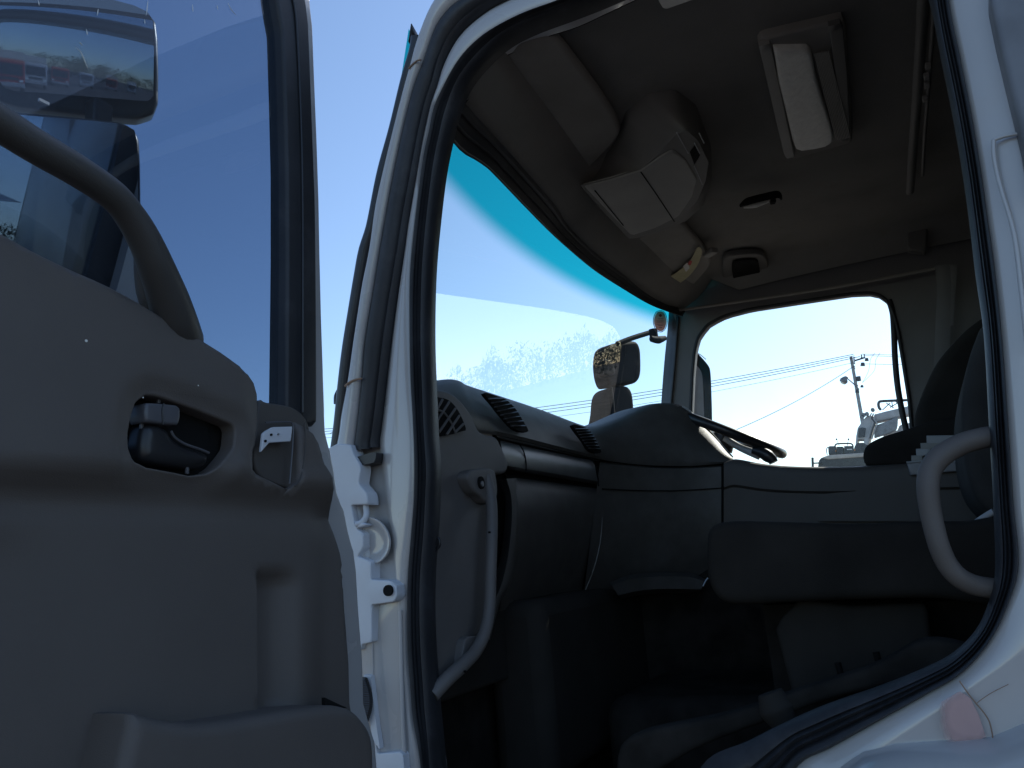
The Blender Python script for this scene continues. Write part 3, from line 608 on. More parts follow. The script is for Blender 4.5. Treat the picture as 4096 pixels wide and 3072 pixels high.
# --- dashboard: surfaces bent round a plan curve
plan=cr([(-.30,.87),(.1,.87),(.5,.87),(.88,.855),(1.08,.79),(1.22,.66),(1.29,.51),(1.30,.36),(1.30,.1),(1.30,-.9)],160)
def PD(px,py,off=0.):
    r=ray(px,py); o=CAM[:2]; d=r[:2]
    t_=plan[1:]-plan[:-1]; nn=np.stack([t_[:,1],-t_[:,0]],1); nn/=np.linalg.norm(nn,axis=1)[:,None]   # towards the cabin
    A=plan[:-1]; B=plan[1:]
    nv=np.vstack([nn[:1],(nn[1:]+nn[:-1])/2,nn[-1:]]); Q=plan-nv*off*-1
    best=None
    for a,b in zip(Q[:-1],Q[1:]):
        e=b-a; den=d[0]*(-e[1])+d[1]*e[0]
        if abs(den)<1e-12: continue
        w_=a-o; t=(w_[0]*(-e[1])+w_[1]*e[0])/den; s=(d[0]*w_[1]-d[1]*w_[0])/den
        if t>0 and -1e-6<=s<=1+1e-6 and (best is None or t<best): best=t
    if best is None: best=(.8)/r[1] if r[1]>0 else 2.5/r[0]
    return Vector(CAM+r*best)
def dloft(name,top,bot,prof,m,n=44,extra=None,smooth=50,thick=0):
    a=cr(top,n); b=cr(bot,n); rows=[]
    if extra: rows+=[[PD(*p,prof[0][1])+Vector(e) for p in a] for e in extra]
    rows+=[[PD(*(p+(q-p)*t),o) for p,q in zip(a,b)] for t,o in prof]
    return P_(loft(name,rows,m,None,smooth=smooth,thick=thick))
def sp(name,pts,off,m,n=50,sm=True,res=25,nrm=(-.3,-.95,0),**k):
    o=(cr if sm else poly)(pts,n,True)
    # the outline lives on the dash surface; the third axis is the surface normal
    return P_(sheet(name,o,lambda u,v:PD(u,v,off),Vector(nrm).normalized(),m,None,res=res,**k))
sil=[(1690,1540),(1724,1527),(1755,1520),(1803,1517),(1839,1524),(1863,1539),(1984,1579),(2164,1639),(2333,1702),(2381,1702),(2471,1672),(2562,1632),(2622,1614),(2682,1613),(2718,1620),(2755,1641),(2803,1690),(2851,1738),(2893,1786),(2929,1828)]
sil_b=[(1800,1700),(1850,1715),(1900,1728),(1940,1735),(1960,1738),(1978,1740),(2060,1756),(2180,1786),(2330,1822),(2405,1838),(2480,1850),(2550,1858),(2620,1862),(2690,1864),(2750,1864),(2800,1862),(2850,1858),(2880,1856),(2900,1852),(2935,1842)]
D0=-.085
dash=dloft('dashboard',sil,sil_b,[(0,D0),(.03,D0+.012),(.1,D0+.028),(.3,D0+.055),(.6,D0+.075),(.9,D0+.082),(1,D0+.075)],M['dash'],n=120,extra=[(0.06,.32,-.06),(.02,.10,-.0),(.005,.02,.002)])
dash['label']='charcoal dashboard with instrument hood rising on the far side'
P_(tube('hood_highlight',[PD(a,b,D0+.006) for a,b in ((2728,1626),(2755,1642),(2803,1691),(2851,1739),(2893,1787),(2931,1830))],.0035,M['lgrey'],None,n=8,k=40))  # pale strip puts the bright highlight into the hood edge
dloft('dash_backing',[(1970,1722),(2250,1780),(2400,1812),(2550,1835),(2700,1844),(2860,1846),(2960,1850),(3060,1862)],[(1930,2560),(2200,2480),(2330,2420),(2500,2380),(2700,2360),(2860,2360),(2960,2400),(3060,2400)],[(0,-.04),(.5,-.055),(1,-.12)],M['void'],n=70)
# shelf below the pad, satin panel, lower dash
dloft('dash_shelf',[(1985,1742),(2100,1768),(2250,1806),(2400,1840)],[(1996,1760),(2100,1784),(2250,1816),(2395,1848)],[(0,-.012),(.5,-.004),(1,-.02)],M['black'])
q=dloft('satin_panel',[(1999,1758),(2090,1780),(2200,1803),(2375,1840)],[(2028,1880),(2105,1892),(2220,1910),(2394,1940)],[(0,-.03),(.04,-.008),(.2,.002),(.5,.006),(.85,.002),(.97,-.01),(1,-.03)],M['dashm'])
P_(tube('panel_seam',[PD(a,b,.006) for a,b in ((2080,1780),(2096,1810),(2104,1850),(2104,1890))],.0018,M['void'],None,n=6))
P_(tube('panel_seam',[PD(a,b,.006) for a,b in ((2368,1836),(2385,1870),(2392,1910),(2395,1945))],.0018,M['void'],None,n=6))
dloft('dash_gap',[(2010,1880),(2200,1906),(2400,1940)],[(2030,1915),(2200,1932),(2400,1958)],[(0,-.03),(.5,-.035),(1,-.03)],M['void'])
gl=[(2068,1912),(2150,1922),(2300,1942),(2400,1956)]
q=dloft('glove_box_lid',gl,[(1985,2545),(2080,2505),(2200,2460),(2320,2400)],[(0,-.03),(.02,-.008),(.08,.004),(.25,.0),(.5,-.02),(.8,-.07),(1,-.12)],M['dash'])
q['label']='tall charcoal glove box lid'
P_(tube('panel_seam',[PD(a,b,o) for a,b,o in ((2400,1958,-.004),(2408,2050,.001),(2402,2160,-.003),(2380,2260,-.02),(2350,2340,-.045),(2325,2400,-.06))],.002,M['consd'],None,n=6,k=30))
# end column beside the glove box
rows=[]
colL=[(2012,1916),(2035,1990),(2035,2100),(2020,2230),(1990,2350),(1955,2440),(1900,2530)]; colR=[(2066,1912),(2078,2000),(2080,2100),(2066,2230),(2040,2350),(2005,2395),(1960,2560)]
a=cr(colL,30); b=cr(colR,30)
P_(loft('dash_end_column',[[PD(*(p+(r-p)*t),o) for p,r in zip(a,b)] for t,o in ((-.4,-.04),(0,-.01),(.25,.008),(.6,.010),(.9,0),(1.0,-.02))],M['dash'],None,smooth=60))
# centre of the dash and console side
q=dloft('centre_panel',[(2400,1846),(2500,1856),(2620,1866),(2750,1868),(2885,1860)],[(2330,2420),(2450,2370),(2560,2330),(2700,2320),(2885,2330)],[(0,-.03),(.015,-.006),(.2,.004),(.24,.002),(.26,.006),(.5,.0),(.8,-.03),(1,-.08)],M['dash'],n=60)
q=dloft('console_side',[(2895,1852),(2935,1838),(3050,1858),(3180,1868),(3350,1870),(3500,1864),(3640,1856),(3800,1850),(4000,1846)],[(2895,2395),(2950,2395),(3050,2395),(3180,2395),(3350,2395),(3500,2395),(3640,2395),(3800,2395),(4000,2395)],[(0,.012),(.012,.022),(.05,.026),(.18,.024),(.2,.012),(.5,.01),(1,0)],M['trimd'],n=80,extra=[(.25,0,0),(.03,0,.004)])
q['label']='dark grey console side between the seats'
P_(tube('panel_seam',[PD(a,b,.012) for a,b in ((2889,1860),(2891,1950),(2892,2088))],.002,M['void'],None,n=6,k=12))
P_(tube('panel_seam',[PD(a,b,.008) for a,b in ((2410,1955),(2550,1962),(2720,1962),(2885,1952))],.0018,M['void'],None,n=6,k=20))
s=sp('access_panel',[(3268,1978),(3430,1964),(3432,1950),(3660,1938),(3700,2085),(3268,2085)],.030,M['trimd'],n=70,sm=False,res=60,nrm=(-1,0,0),thick=.006)
# shelf lip and footwell
dloft('footwell_lip',[(2440,2330),(2520,2300),(2620,2290),(2760,2292),(2825,2318)],[(2480,2395),(2560,2380),(2650,2372),(2750,2372),(2800,2368)],[(0,-.02),(.2,.03),(.8,.03),(1,-.02)],M['dash'])
P_(tube('floor_lever',[PD(2832,2312,.05),PD(2822,2325,.05),PD(2812,2345,.05)],.003,M['metal'],None,n=8))
P_(box('dash_light_block',(1.0,1.02,-.02+H),(1.84,.14,.50),M['inner'],None,.01))  # unseen box added inside the dash to block light
P_(box('footwell_wall',(1.0,1.06,-.35+H),(1.9,.05,.75),M['floor'],None,.01))
P_(box('heater_box',(.95,.93,-.30+H),(.8,.16,.42),M['inner'],None,.04))
P_(box('tunnel_cover',(1.0,.35,-.46+H),(.5,.9,.22),M['floor'],None,.05))
P_(box('footwell_sun_block',(1.63,.74,.02+H),(.62,.10,.62),M['inner'],None,.02))  # added box keeping side window sun out of the footwell
P_(sx('tunnel_sun_block',[(2860,2200),(4050,2200),(4050,3150),(2860,3150)],1.34,M['floor'],None,n=20,sm=False,thick=.03,res=.2))  # dark sheet added below the console to keep sun out
P_(box('pedal_sun_block',(1.33,.66,-.30+H),(.05,.44,.58),M['floor'],None,.01))  # added box stopping sun under the centre panel
P_(box('kick_panel',(.12,1.06,-.25+H),(.03,.3,.65),M['inner'],None,.005))

# air vents with their slats
def vent(outl,off,left,right,n,nm='air_vent'):
    f=sp(nm,outl,off,M['void'],n=60,res=12,thick=.012)
    a=cr(left,n+2)[1:-1]; b=cr(right,n+2)[1:-1]
    for p,q_ in zip(a,b):
        V,F=tube_geo([PD(*p,off+.006),PD(*q_,off+.006)],.0016,n=6,sm=False,asp=2.0)
        o=mk('slat',V,F,M['handle'],None,50); o.parent=f
    return f
v=vent([(1938,1572),(1984,1583),(2026,1600),(2062,1635),(2092,1683),(2113,1726),(2062,1717),(2014,1669),(1972,1615)],.012-.0,[(1945,1578),(1972,1618),(2014,1672),(2060,1718)],[(1990,1585),(2040,1612),(2076,1655),(2108,1722)],8)
v['label']='angled air vent at the passenger end of the dashboard'
v=vent([(2291,1701),(2330,1706),(2363,1726),(2393,1779),(2404,1810),(2363,1803),(2333,1761)],.012-.0,[(2296,1704),(2312,1730),(2335,1765),(2365,1803)],[(2335,1708),(2368,1734),(2390,1775),(2404,1808)],8)
v['label']='angled air vent in the middle of the dashboard'

# grey end trim with demister grille
s=sy('end_trim',[(1690,1562),(1730,1556),(1768,1557),(1810,1570),(1850,1605),(1890,1662),(1915,1718),(1950,1738),(1985,1746),(2003,1775),(2030,1835),(2037,1878),(2015,1896),(1975,1905),(1962,2000),(1950,2400),(1890,2620),(1800,2690),(1690,2740)],0.8500,M['dashg'],None,n=140,thick=.05,res=.04,rnd=.010); P_(s)
s['label']='light grey trim at the passenger end of the dashboard'
g=sy('demister_grille',[(1738,1600),(1767,1592),(1796,1602),(1822,1627),(1846,1668),(1864,1717),(1851,1724),(1797,1740),(1766,1741),(1747,1717)],0.8390,M['void'],None,n=60,thick=.01,res=.05); P_(g)
for q in (((1742,1650),(1770,1598)),((1744,1690),(1797,1608)),((1757,1728),(1822,1634)),((1787,1738),(1838,1662)),((1820,1730),(1855,1695))):
    P_(tube('grille_bar',[PY(a,b,0.8350) for a,b in q],.0026,M['dashg'],None,n=6,k=6))
P_(tube('grille_bar',[PY(a,b,0.8350) for a,b in ((1740,1638),(1775,1650),(1805,1690),(1822,1732))],.0022,M['dashg'],None,n=6,k=16))
# end grab handle
P_(tube('dash_grab_handle',[PY(a,b,y) for a,b,y in ((1945,1900,0.8300),(1962,1980,0.8200),(1968,2070,0.8100),(1966,2180,0.8050),(1962,2300,0.8050),(1958,2420,0.8050),(1942,2520,0.8050),(1905,2600,0.8100),(1850,2660,0.8150),(1790,2715,0.8250),(1730,2780,0.8400))],[.011,.0125,.0125,.0125,.0125,.0125,.013,.014,.014],M['dashg'],None,asp=1.0,n=14,k=80))
s=sy('handle_mount',[(1872,1910),(1882,1884),(1905,1875),(1955,1872),(1980,1885),(1988,1920),(1992,1975),(1975,2010),(1950,2010),(1925,1985),(1895,1960)],0.8230,M['dashg'],None,n=70,thick=.02,res=.02,rnd=.006); P_(s)
P_(disc('handle_bolt_hole',PY(1924,1931,0.8215),(0,1,0),.0135,.004,M['void'],None))
P_(disc('handle_bolt',PY(1928,1935,0.8195),(0,1,0),.006,.004,M['grey'],None))
for a,b in ((1958,2129),(1860,2686)): P_(disc('trim_screw',PY(a,b,0.7910 if b<2400 else 0.7990),(0,1,0),.0022,.004,M['void'],None,n=12))
P_(tube('hanging_wire',[PX(a,b,.06) for a,b in ((1728,2150),(1745,2148),(1757,2160),(1758,2180),(1745,2200),(1730,2222))],.003,M['black'],None,n=8,k=30))
s=sy('lower_trim_block',[(1862,2560),(1905,2545),(1925,2552),(1900,2640),(1850,2680)],0.8320,M['dashg'],None,n=40,thick=.03,res=.05,rnd=.004); P_(s)

# --- steering wheel
sc=Vector((1.52,.56,.385+H)); tl=math.radians(29)
ax=Vector((0,-math.sin(tl),math.cos(tl))); e1=Vector((1,0,0)); e2=ax.cross(e1)
ringp=[sc+.205*(math.cos(q)*e1+math.sin(q)*e2) for q in np.linspace(0,2*math.pi,49)]
wheel=P_(tube('steering_wheel',ringp,.0165,M['black'],None,n=12,sm=False,cap=False,up=tuple(ax)))
V,F=cyl(sc-ax*.06,sc+ax*.0,.055,20,.045); o=mk('wheel_hub',V,F,M['black'],None,40); o.parent=wheel; o.matrix_parent_inverse=Matrix.Identity(4)
for q in (.3,math.pi-.3,-math.pi/2-.5,-math.pi/2+.5):
    o=tube('wheel_spoke',[sc-ax*.03+.04*(math.cos(q)*e1+math.sin(q)*e2),sc-ax*.012+.12*(math.cos(q)*e1+math.sin(q)*e2),sc+.2*(math.cos(q)*e1+math.sin(q)*e2)],[.014,.010,.010],M['metal'],None,n=8); o.parent=wheel
P_(tube('steering_column',[sc-ax*.05,sc-ax*.25+Vector((0,.03,0)),sc-ax*.5+Vector((0,.1,0))],[.045,.05,.06],M['black'],None,n=16))
for q in (((2898,1752),(2960,1790),(3040,1822)),):
    P_(tube('column_stalk',[PX(a,b,1.30+.1) for a,b in q],[.011,.012,.016],M['lgrey'],None,n=10))
P_(tube('column_stalk',[PX(a,b,1.38) for a,b in ((3010,1800),(3050,1812),(3085,1835),(3095,1850))],[.012,.018,.02,.014],M['black'],None,n=12))

# --- seats
def child(o,p): o.parent=p; o.matrix_parent_inverse=p.matrix_parent_inverse.inverted() if False else Matrix.Identity(4); return o
s=sx('driver_seat',[(3640,1760),(3660,1650),(3700,1540),(3745,1450),(3800,1380),(3880,1300),(3980,1240),(4080,1240),(4120,1500),(4120,2100),(3640,2100),(3440,2000)],1.40,M['seat'],None,n=110,thick=.46,res=.08,rnd=.035); P_(s); s['label']='dark cloth driver seat'
s2=sx('armrest',[(3452,1812),(3468,1778),(3520,1748),(3600,1722),(3700,1690),(3800,1668),(3870,1680),(3880,1780),(3840,1840),(3700,1862),(3560,1868),(3480,1868),(3456,1848)],1.325,M['seat'],None,n=80,thick=.06,res=.04,rnd=.022); P_(s2)
s=sx('passenger_backrest',[(3940,1290),(3905,1350),(3871,1454),(3852,1560),(3846,1640),(3850,1740),(3856,1817),(3880,1927),(3922,2011),(3985,2070),(4080,2120),(4200,2000),(4200,1290),(4050,1260)],.52,M['seatg'],None,n=110,thick=.42,res=.06,rnd=.03); P_(s); s['label']='dark grey cloth passenger backrest'
s=sx('passenger_seat',[(2822,2160),(2832,2118),(2870,2092),(2960,2083),(3150,2088),(3400,2094),(3650,2086),(3850,2084),(4050,2090),(4060,2400),(3700,2395),(3300,2405),(3000,2420),(2910,2416),(2855,2380),(2824,2300)],.42,M['seat'],None,n=120,thick=.46,res=.04,rnd=.022); P_(s); s['label']='dark cloth passenger seat cushion'
P_(sx('seat_base',[(3100,2520),(3125,2470),(3200,2395),(3400,2425),(3690,2412),(3712,2440),(3730,2610),(3560,2690),(3200,2810),(3170,2790),(3120,2600)],.50,M['inner'],None,n=90,sm=False,thick=.35,res=.1,rnd=.012))
P_(sx('seat_base_pedestal',[(3050,2420),(4000,2400),(4000,2900),(3120,2900)],.62,M['floor'],None,n=40,sm=False,thick=.25,res=.2))
for a,b,c,d in ((3350,2650,3375,2740),(3503,2608,3525,2690)):
    P_(tube('seat_slot',[PX(a,b,.497),PX(c,d,.497)],.006,M['void'],None,n=8,k=6))
P_(tube('recliner_lever',[PX(3868,2118,.46),PX(3920,2080,.45),PX(3975,2046,.44)],[.005,.006,.006],M['lgrey'],None,n=10,asp=.7))
P_(sx('recliner_cover',[(3850,2180),(3870,2120),(3930,2085),(3985,2060),(4010,2200),(3960,2240),(3880,2225)],.47,M['black'],None,n=40,thick=.04,res=.05,rnd=.01))
P_(disc('seat_bolt',PX(3905,2273,.455),(1,0,0),.009,.012,M['metal'],None,n=12))
P_(sx('buckle_bracket',[(3712,2268),(3770,2264),(3780,2305),(3716,2312)],.44,M['trimd'],None,n=24,sm=False,thick=.02,res=.05,rnd=.003))
P_(box('seat_rail',(.62,.13,-.50+H),(.4,.5,.06),M['inner'],None,.01))

# --- near grab handle on the rear pillar
gr=[(3990,1742,.05),(3930,1752,.045),(3850,1775,.04),(3770,1820,.03),(3722,1880,.025),(3712,1960,.02),(3725,2060,.02),(3752,2170,.02),(3785,2250,.025),(3830,2305,.03),(3890,2338,.04),(3960,2352,.05),(4000,2356,.06)]
o=P_(tube('grab_handle',[PX(a,b,x) for a,b,x in gr],[.0145,.015,.0155,.015,.0142,.0138,.0138,.014,.014],M['trim'],None,n=16,k=110))
o['label']='curved grey grab handle on the rear pillar'
P_(sx('sill_plate',[(2500,3150),(2800,2990),(3150,2860),(3350,2790),(3600,2740),(3800,2700),(3900,2600),(3700,2560),(3500,2660),(3200,2760),(2900,2860),(2500,2960)],.12,M['floor'],None,n=70,thick=.03,res=.08,rnd=.01))
P_(tube('belt_reel_cover',[PX(3080,2770,.13),PX(3110,2840,.13),PX(3140,2900,.13)],[.02,.03,.02],M['inner'],None,n=12))
s=sx('windscreen_sticker',[(2642,1243),(2660,1253),(2669,1285),(2660,1317),(2641,1328),(2624,1315),(2614,1285),(2624,1252)],1.82,M['stick'],None,n=40,thick=.001,res=.05)
bpy.data.objects.remove(s)

# sticker on the glass
def glasshit(px,py,off=.006):
    r=ray(px,py); lo,hi=.3,3.5
    f=lambda t:(CAM+r*t)[1]-(wy((CAM+r*t)[0],(CAM+r*t)[2]-H)-off)
    for t in np.linspace(.5,3.6,400):
        if f(t)>0: hi=t; lo=t-.01; break
    for _ in range(30):
        m_=(lo+hi)/2
        if f(m_)>0: hi=m_
        else: lo=m_
    return Vector(CAM+r*hi)
def gsheet(name,pts,off,m,n=40,sm=True,**k):
    o=(cr if sm else poly)(pts,n,True)
    return P_(sheet(name,o,lambda u,v:glasshit(u,v,off),(0,-1,-.2),m,None,res=12,thick=.0006,**k))
ms=bpy.data.materials.new('sticker_translucent'); ms.use_nodes=True; _n=ms.node_tree; _n.nodes.clear(); _o=_n.nodes.new('ShaderNodeOutputMaterial'); _t=_n.nodes.new('ShaderNodeBsdfTranslucent'); _t.inputs[0].default_value=(1,.62,.52,1); _d=_n.nodes.new('ShaderNodeBsdfDiffuse'); _d.inputs[0].default_value=(.9,.88,.8,1); _m=_n.nodes.new('ShaderNodeMixShader'); _m.inputs[0].default_value=.4; _n.links.new(_t.outputs[0],_m.inputs[1]); _n.links.new(_d.outputs[0],_m.inputs[2]); _n.links.new(_m.outputs[0],_o.inputs[0])
_sk=cr([(2642,1242),(2660,1252),(2669,1285),(2660,1317),(2641,1328),(2622,1315),(2613,1285),(2622,1252)],60,True)
s=P_(tube('windscreen_sticker',[glasshit(a,b,.006) for a,b in _sk]+[glasshit(*_sk[0],.006)],.0016,M['ink'],None,n=6,sm=False,cap=False)); s['label']='oval service sticker on the windscreen'
gsheet('sticker_face',[(2642,1245),(2658,1254),(2666,1285),(2658,1315),(2641,1325),(2625,1313),(2616,1285),(2625,1254)],.0075,ms)
gsheet('sticker_emblem',[(2642,1256),(2648,1262),(2642,1268),(2636,1262)],.009,M['redink'],n=16)
for y,x0,x1 in ((1276,2630,2655),(1284,2620,2662),(1289,2622,2661),(1297,2622,2660),(1303,2630,2654),(1311,2634,2650)):
    gsheet('sticker_line',[(x0,y-1),(x1,y-2),(x1,y),(x0,y+1)],.009,M['ink'],n=8,sm=False)

# --- far-side door mirrors seen through windscreen and side window
def PN(px,py,c,n):
    r=Vector(ray(px,py)); c=Vector(c); n=Vector(n); t=(c-Vector(CAM)).dot(n)/r.dot(n); return Vector(CAM)+r*t
def spn(name,pts,c,n,m,parent=None,k=60,sm=True,off=0,bulge=0,**kw):
    c=Vector(c); n=Vector(n).normalized(); u=Vector((0,0,1)).cross(n).normalized(); v=n.cross(u)
    P3=[PN(a,b,c,n)-c for a,b in pts]; o=(cr if sm else poly)([(p.dot(u),p.dot(v)) for p in P3],k,True)
    if bulge:
        ce=o.mean(0); kw['depth']=lambda V:bulge*(1-((V-ce)**2).sum(1)/ (.16**2))
    ob=sheet(name,o,lambda a,b:c+u*float(a)+v*float(b)+n*off,n,m,parent,**kw); return ob
fm=(2.17,1.35,.75+H)
o=P_(spn('mirror_housing',[(2480,1368),(2545,1363),(2563,1390),(2568,1440),(2566,1500),(2550,1528),(2520,1535),(2460,1543),(2440,1540),(2425,1500),(2420,1440),(2428,1395),(2450,1376)],fm,(-.35,-.93,0),M['mblack'],None,k=80,thick=.06,res=.05,rnd=.02)); o['label']='driver side mirror housing seen through the windscreen'
P_(spn('mirror_lamp',[(2412,1440),(2432,1436),(2452,1450),(2462,1490),(2440,1500),(2416,1498),(2409,1470)],(2.12,1.30,.7+H),(-.35,-.93,0),M['mblack'],None,k=40,thick=.03,res=.05,rnd=.01))
o=P_(spn('mirror_housing',[(2418,1580),(2440,1553),(2480,1543),(2515,1545),(2533,1575),(2541,1650),(2545,1780),(2405,1780),(2411,1640)],(2.17,1.35,.6+H),(-.35,-.93,0),M['mblack'],None,k=60,thick=.06,res=.05,rnd=.02)); o['label']='lower driver side mirror housing behind the dashboard edge'
P_(tube('mirror_arm',[PN(a,b,fm,(-.35,-.93,0)) for a,b in ((2440,1550),(2448,1620),(2455,1760))],.012,M['mblack'],None,n=8))
P_(tube('mirror_arm',[PN(a,b,(2.15,1.32,.8+H),(-.35,-.93,0)) for a,b in ((2470,1375),(2530,1352),(2600,1330),(2612,1325))],.014,M['mblack'],None,n=10))
P_(tube('mirror_bracket',[PN(a,b,(2.1,1.25,.8+H),(-.35,-.93,0)) for a,b in ((2612,1318),(2614,1335),(2616,1348))],.022,M['mblack'],None,n=12))
P_(tube('mirror_bracket',[PN(a,b,(2.1,1.2,.8+H),(-.35,-.93,0)) for a,b in ((2604,1355),(2630,1360),(2662,1352))],[.016,.02,.012],M['mblack'],None,n=12,asp=.7))
o=P_(spn('door_mirror_frame',[(2700,1385),(2770,1395),(2788,1408),(2828,1452),(2842,1480),(2848,1600),(2850,1700),(2852,1840),(2700,1840)],(2.35,.72,.5+H),(-.95,-.35,0),M['mblack'],None,k=90,thick=.03,res=.05,rnd=.008)); o['label']='driver door mirror seen through the far side window'
P_(spn('door_mirror_glass',[(2700,1430),(2765,1448),(2800,1480),(2810,1520),(2817,1700),(2820,1830),(2700,1830)],(2.345,.72,.5+H),(-.95,-.35,0),M['grey'],None,k=60,off=.006,thick=.003,res=.05))
P_(tube('mirror_stay',[PN(a,b,(2.35,.72,.5+H),(-.95,-.35,0)) for a,b in ((2775,1408),(2800,1418),(2824,1438))],.002,M['metal'],None,n=6))

# --- near-side mirrors, outside the door glass
mm=bpy.data.materials.new('mirror_silver'); mm.use_nodes=True; b_=mm.node_tree.nodes['Principled BSDF']; b_.inputs['Base Color'].default_value=(.85,.87,.88,1); b_.inputs['Metallic'].default_value=1; b_.inputs['Roughness'].default_value=.015
M['mirror']=mm
def nrm_for(px,py,outdir): 
    return (Vector(outdir).normalized()-Vector(ray(px,py))).normalized()
cu=PY(300,200,1.13); _a,_t=math.radians(-34),math.radians(-14); nu=Vector((math.sin(_a)*math.cos(_t),-math.cos(_a)*math.cos(_t),math.sin(_t)))
um=P_(spn('wide_angle_mirror',[(444,-8),(543,17),(600,45),(626,80),(634,150),(637,300),(636,407),(617,450),(556,469),(370,457),(200,436),(62,416),(0,397),(-25,370),(-45,250),(-60,50),(-60,-70),(-20,-80),(200,-42)],cu,nu,M['black'],None,k=140,sm=False,off=-.006,thick=.035,res=.05,rnd=.010)); um['label']='upper wide-angle mirror in a black frame'
P_(spn('mirror_glass',[(444,8),(535,30),(590,55),(610,90),(614,200),(611,392),(590,410),(540,408),(370,396),(200,382),(62,371),(14,355),(-10,310),(-25,150),(-40,-50),(200,-25)],cu,nu,M['mirror'],None,k=140,sm=False,off=.005,thick=.003,res=.008,bulge=.0102))
cl_=PY(300,750,1.10); nl=nrm_for(250,750,(.30,-.95,.10))
lm=P_(spn('main_mirror',[(-80,430),(0,434),(62,440),(370,468),(500,484),(548,508),(572,552),(578,650),(580,810),(580,1230),(575,1400),(-80,1400)],cl_,nl,M['black'],None,k=120,sm=False,off=-.006,thick=.035,res=.05,rnd=.010)); lm['label']='lower main mirror in a black frame'
P_(spn('mirror_glass',[(-70,452),(0,456),(62,461),(370,486),(480,498),(530,520),(540,560),(546,700),(548,1230),(545,1380),(-70,1380)],cl_,nl,M['mirror'],None,k=100,sm=False,off=.005,thick=.003,res=.05))
P_(box('mirror_joint',PY(395,462,1.13),(.035,.03,.05),M['black'],None,.006))
P_(tube('mirror_frame_arm',[PY(395,440,1.16),PY(700,300,1.2)*.5+Vector((-.2,1.2,.85+H))*.5,Vector((.02,1.0,.95+H))],.012,M['black'],None,n=10)) if False else None
P_(tube('mirror_frame_arm',[PY(560,1330,1.13),Vector((-.2,1.16,.18+H)),Vector((.02,1.06,.15+H))],.012,M['black'],None,n=10))
P_(box('mirror_tab',PY(175,408,1.105),(.016,.004,.005),M['paper'],None))
P_(tube('mirror_edge_trim',[PN(a,b,cu,nu)+nu*.006 for a,b in ((617,130),(622,200),(626,300),(628,370))],.0012,M['lgrey'],None,n=6))

# ------------------------------------------------------------------ the open passenger door (its own part tree)
DY=.80
door_out=[(1236,-300),(1240,0),(1253,93),(1261,309),(1271,556),(1279,802),(1283,1024),(1289,1271),(1305,1734),(1332,1830),(1354,1985),(1374,2010),(1399,2142),(1425,2226),(1438,2452),(1454,2646),(1459,2840),(1500,2940),(1512,3072),(1512,3300)]
def pyl(L,y=DY): return [(PY(a,b,y).x,PY(a,b,y).z) for a,b in L]
do=pyl(door_out,.825); do=[(do[0][0]-.02,1.13+H)]+do+[(do[-1][0],-.78+H),(-1.12,-.78+H),(-1.15,-.3+H),(-1.15,.9+H),(-1.10,1.10+H)]
win=pyl([(1145,-60),(1158,0),(1170,60),(1179,150),(1185,370),(1189,679),(1192,1024),(1190,1400),(1188,1640),(1060,1660)],.815)
win=[(win[0][0]-.05,1.03+H)]+win+[(win[-1][0]-.2,.16+H),(-1.07,.28+H),(-1.07,1.03+H)]
dr=sy('door',poly(do,170,True),.825,M['paint'],None,raw=True,holes=[poly(win,90,True)],thick=.035,res=.08,rnd=.005); P_(dr); dr['label']='white passenger door swung open, its grey trim facing the camera'
def D_(o): o.parent=dr; o.matrix_parent_inverse=truck.matrix_world.inverted() if False else Matrix.Identity(4); return o
# black window channel
D_(sy('window_channel',[(1098,-300),(1105,-20),(1118,60),(1130,123),(1139,370),(1148,679),(1150,1024),(1148,1400),(1146,1640),(1150,1680),(1266,1705),(1272,1680),(1271,1400),(1268,1024),(1265,802),(1256,556),(1247,309),(1238,93),(1226,0),(1180,-140),(1130,-300)],.795,M['rubber'],None,n=150,sm=False,thick=.028,res=.06,rnd=.006))
for dx in (60,):
    D_(tube('channel_rib',[PY(a+dx,b,.7935) for a,b in ((1085,-200),(1100,-60),(1122,60),(1139,370),(1148,679),(1150,1024),(1149,1650))],.0022,M['black'],None,n=6,k=50))
rr=[(x,z) for x,z in ((-.46,.99+H),(-.7,1.0+H),(-1.0,1.0+H),(-1.05,.95+H),(-1.06,.6+H),(-1.06,.3+H))]
D_(tube('upper_window_channel',[(x,.80,z) for x,z in rr],.022,M['rubber'],None,n=10))
M['dglass']=glass('door_glass',(.49,.55,.63),ior=1.5,dust=.006,refl=.8,filmcol=(.75,.8,.9))
D_(sy('door_window',[(-1.09,1.05+H),(-.33,1.05+H),(-.33,.15+H),(-1.09,.2+H)],.812,M['dglass'],None,raw=True,thick=.004,res=.5))
# trim panel
belt=[(-700,560),(-400,705),(-200,815),(0,922),(154,1008),(284,1070),(432,1135),(556,1203),(648,1259),(772,1330),(895,1407),(988,1475),(1032,1508),(1054,1540),(1063,1580),(1063,1641),(1059,1734),(1046,1800),(1036,1840),(1036,1866),(1055,1890),(1120,1924),(1165,1948),(1190,1955),(1210,1930),(1223,1860),(1226,1760),(1222,1700),(1216,1678),(1240,1690),(1298,1735),(1318,1800),(1350,1985),(1369,2010),(1394,2142),(1420,2228),(1433,2452),(1449,2646),(1454,2840),(1497,2937),(1507,3072),(1507,3250)]
TY=.765
tb=[(PY(a,b,TY+(0 if a<1000 else .022*min(1,max(0,(b-1900)/140)))).x,PY(a,b,TY+(0 if a<1000 else .022*min(1,max(0,(b-1900)/140)))).z) for a,b in belt]; tb=tb+[(tb[-1][0],-.76+H),(-1.11,-.76+H),(-1.13,.5+H)]
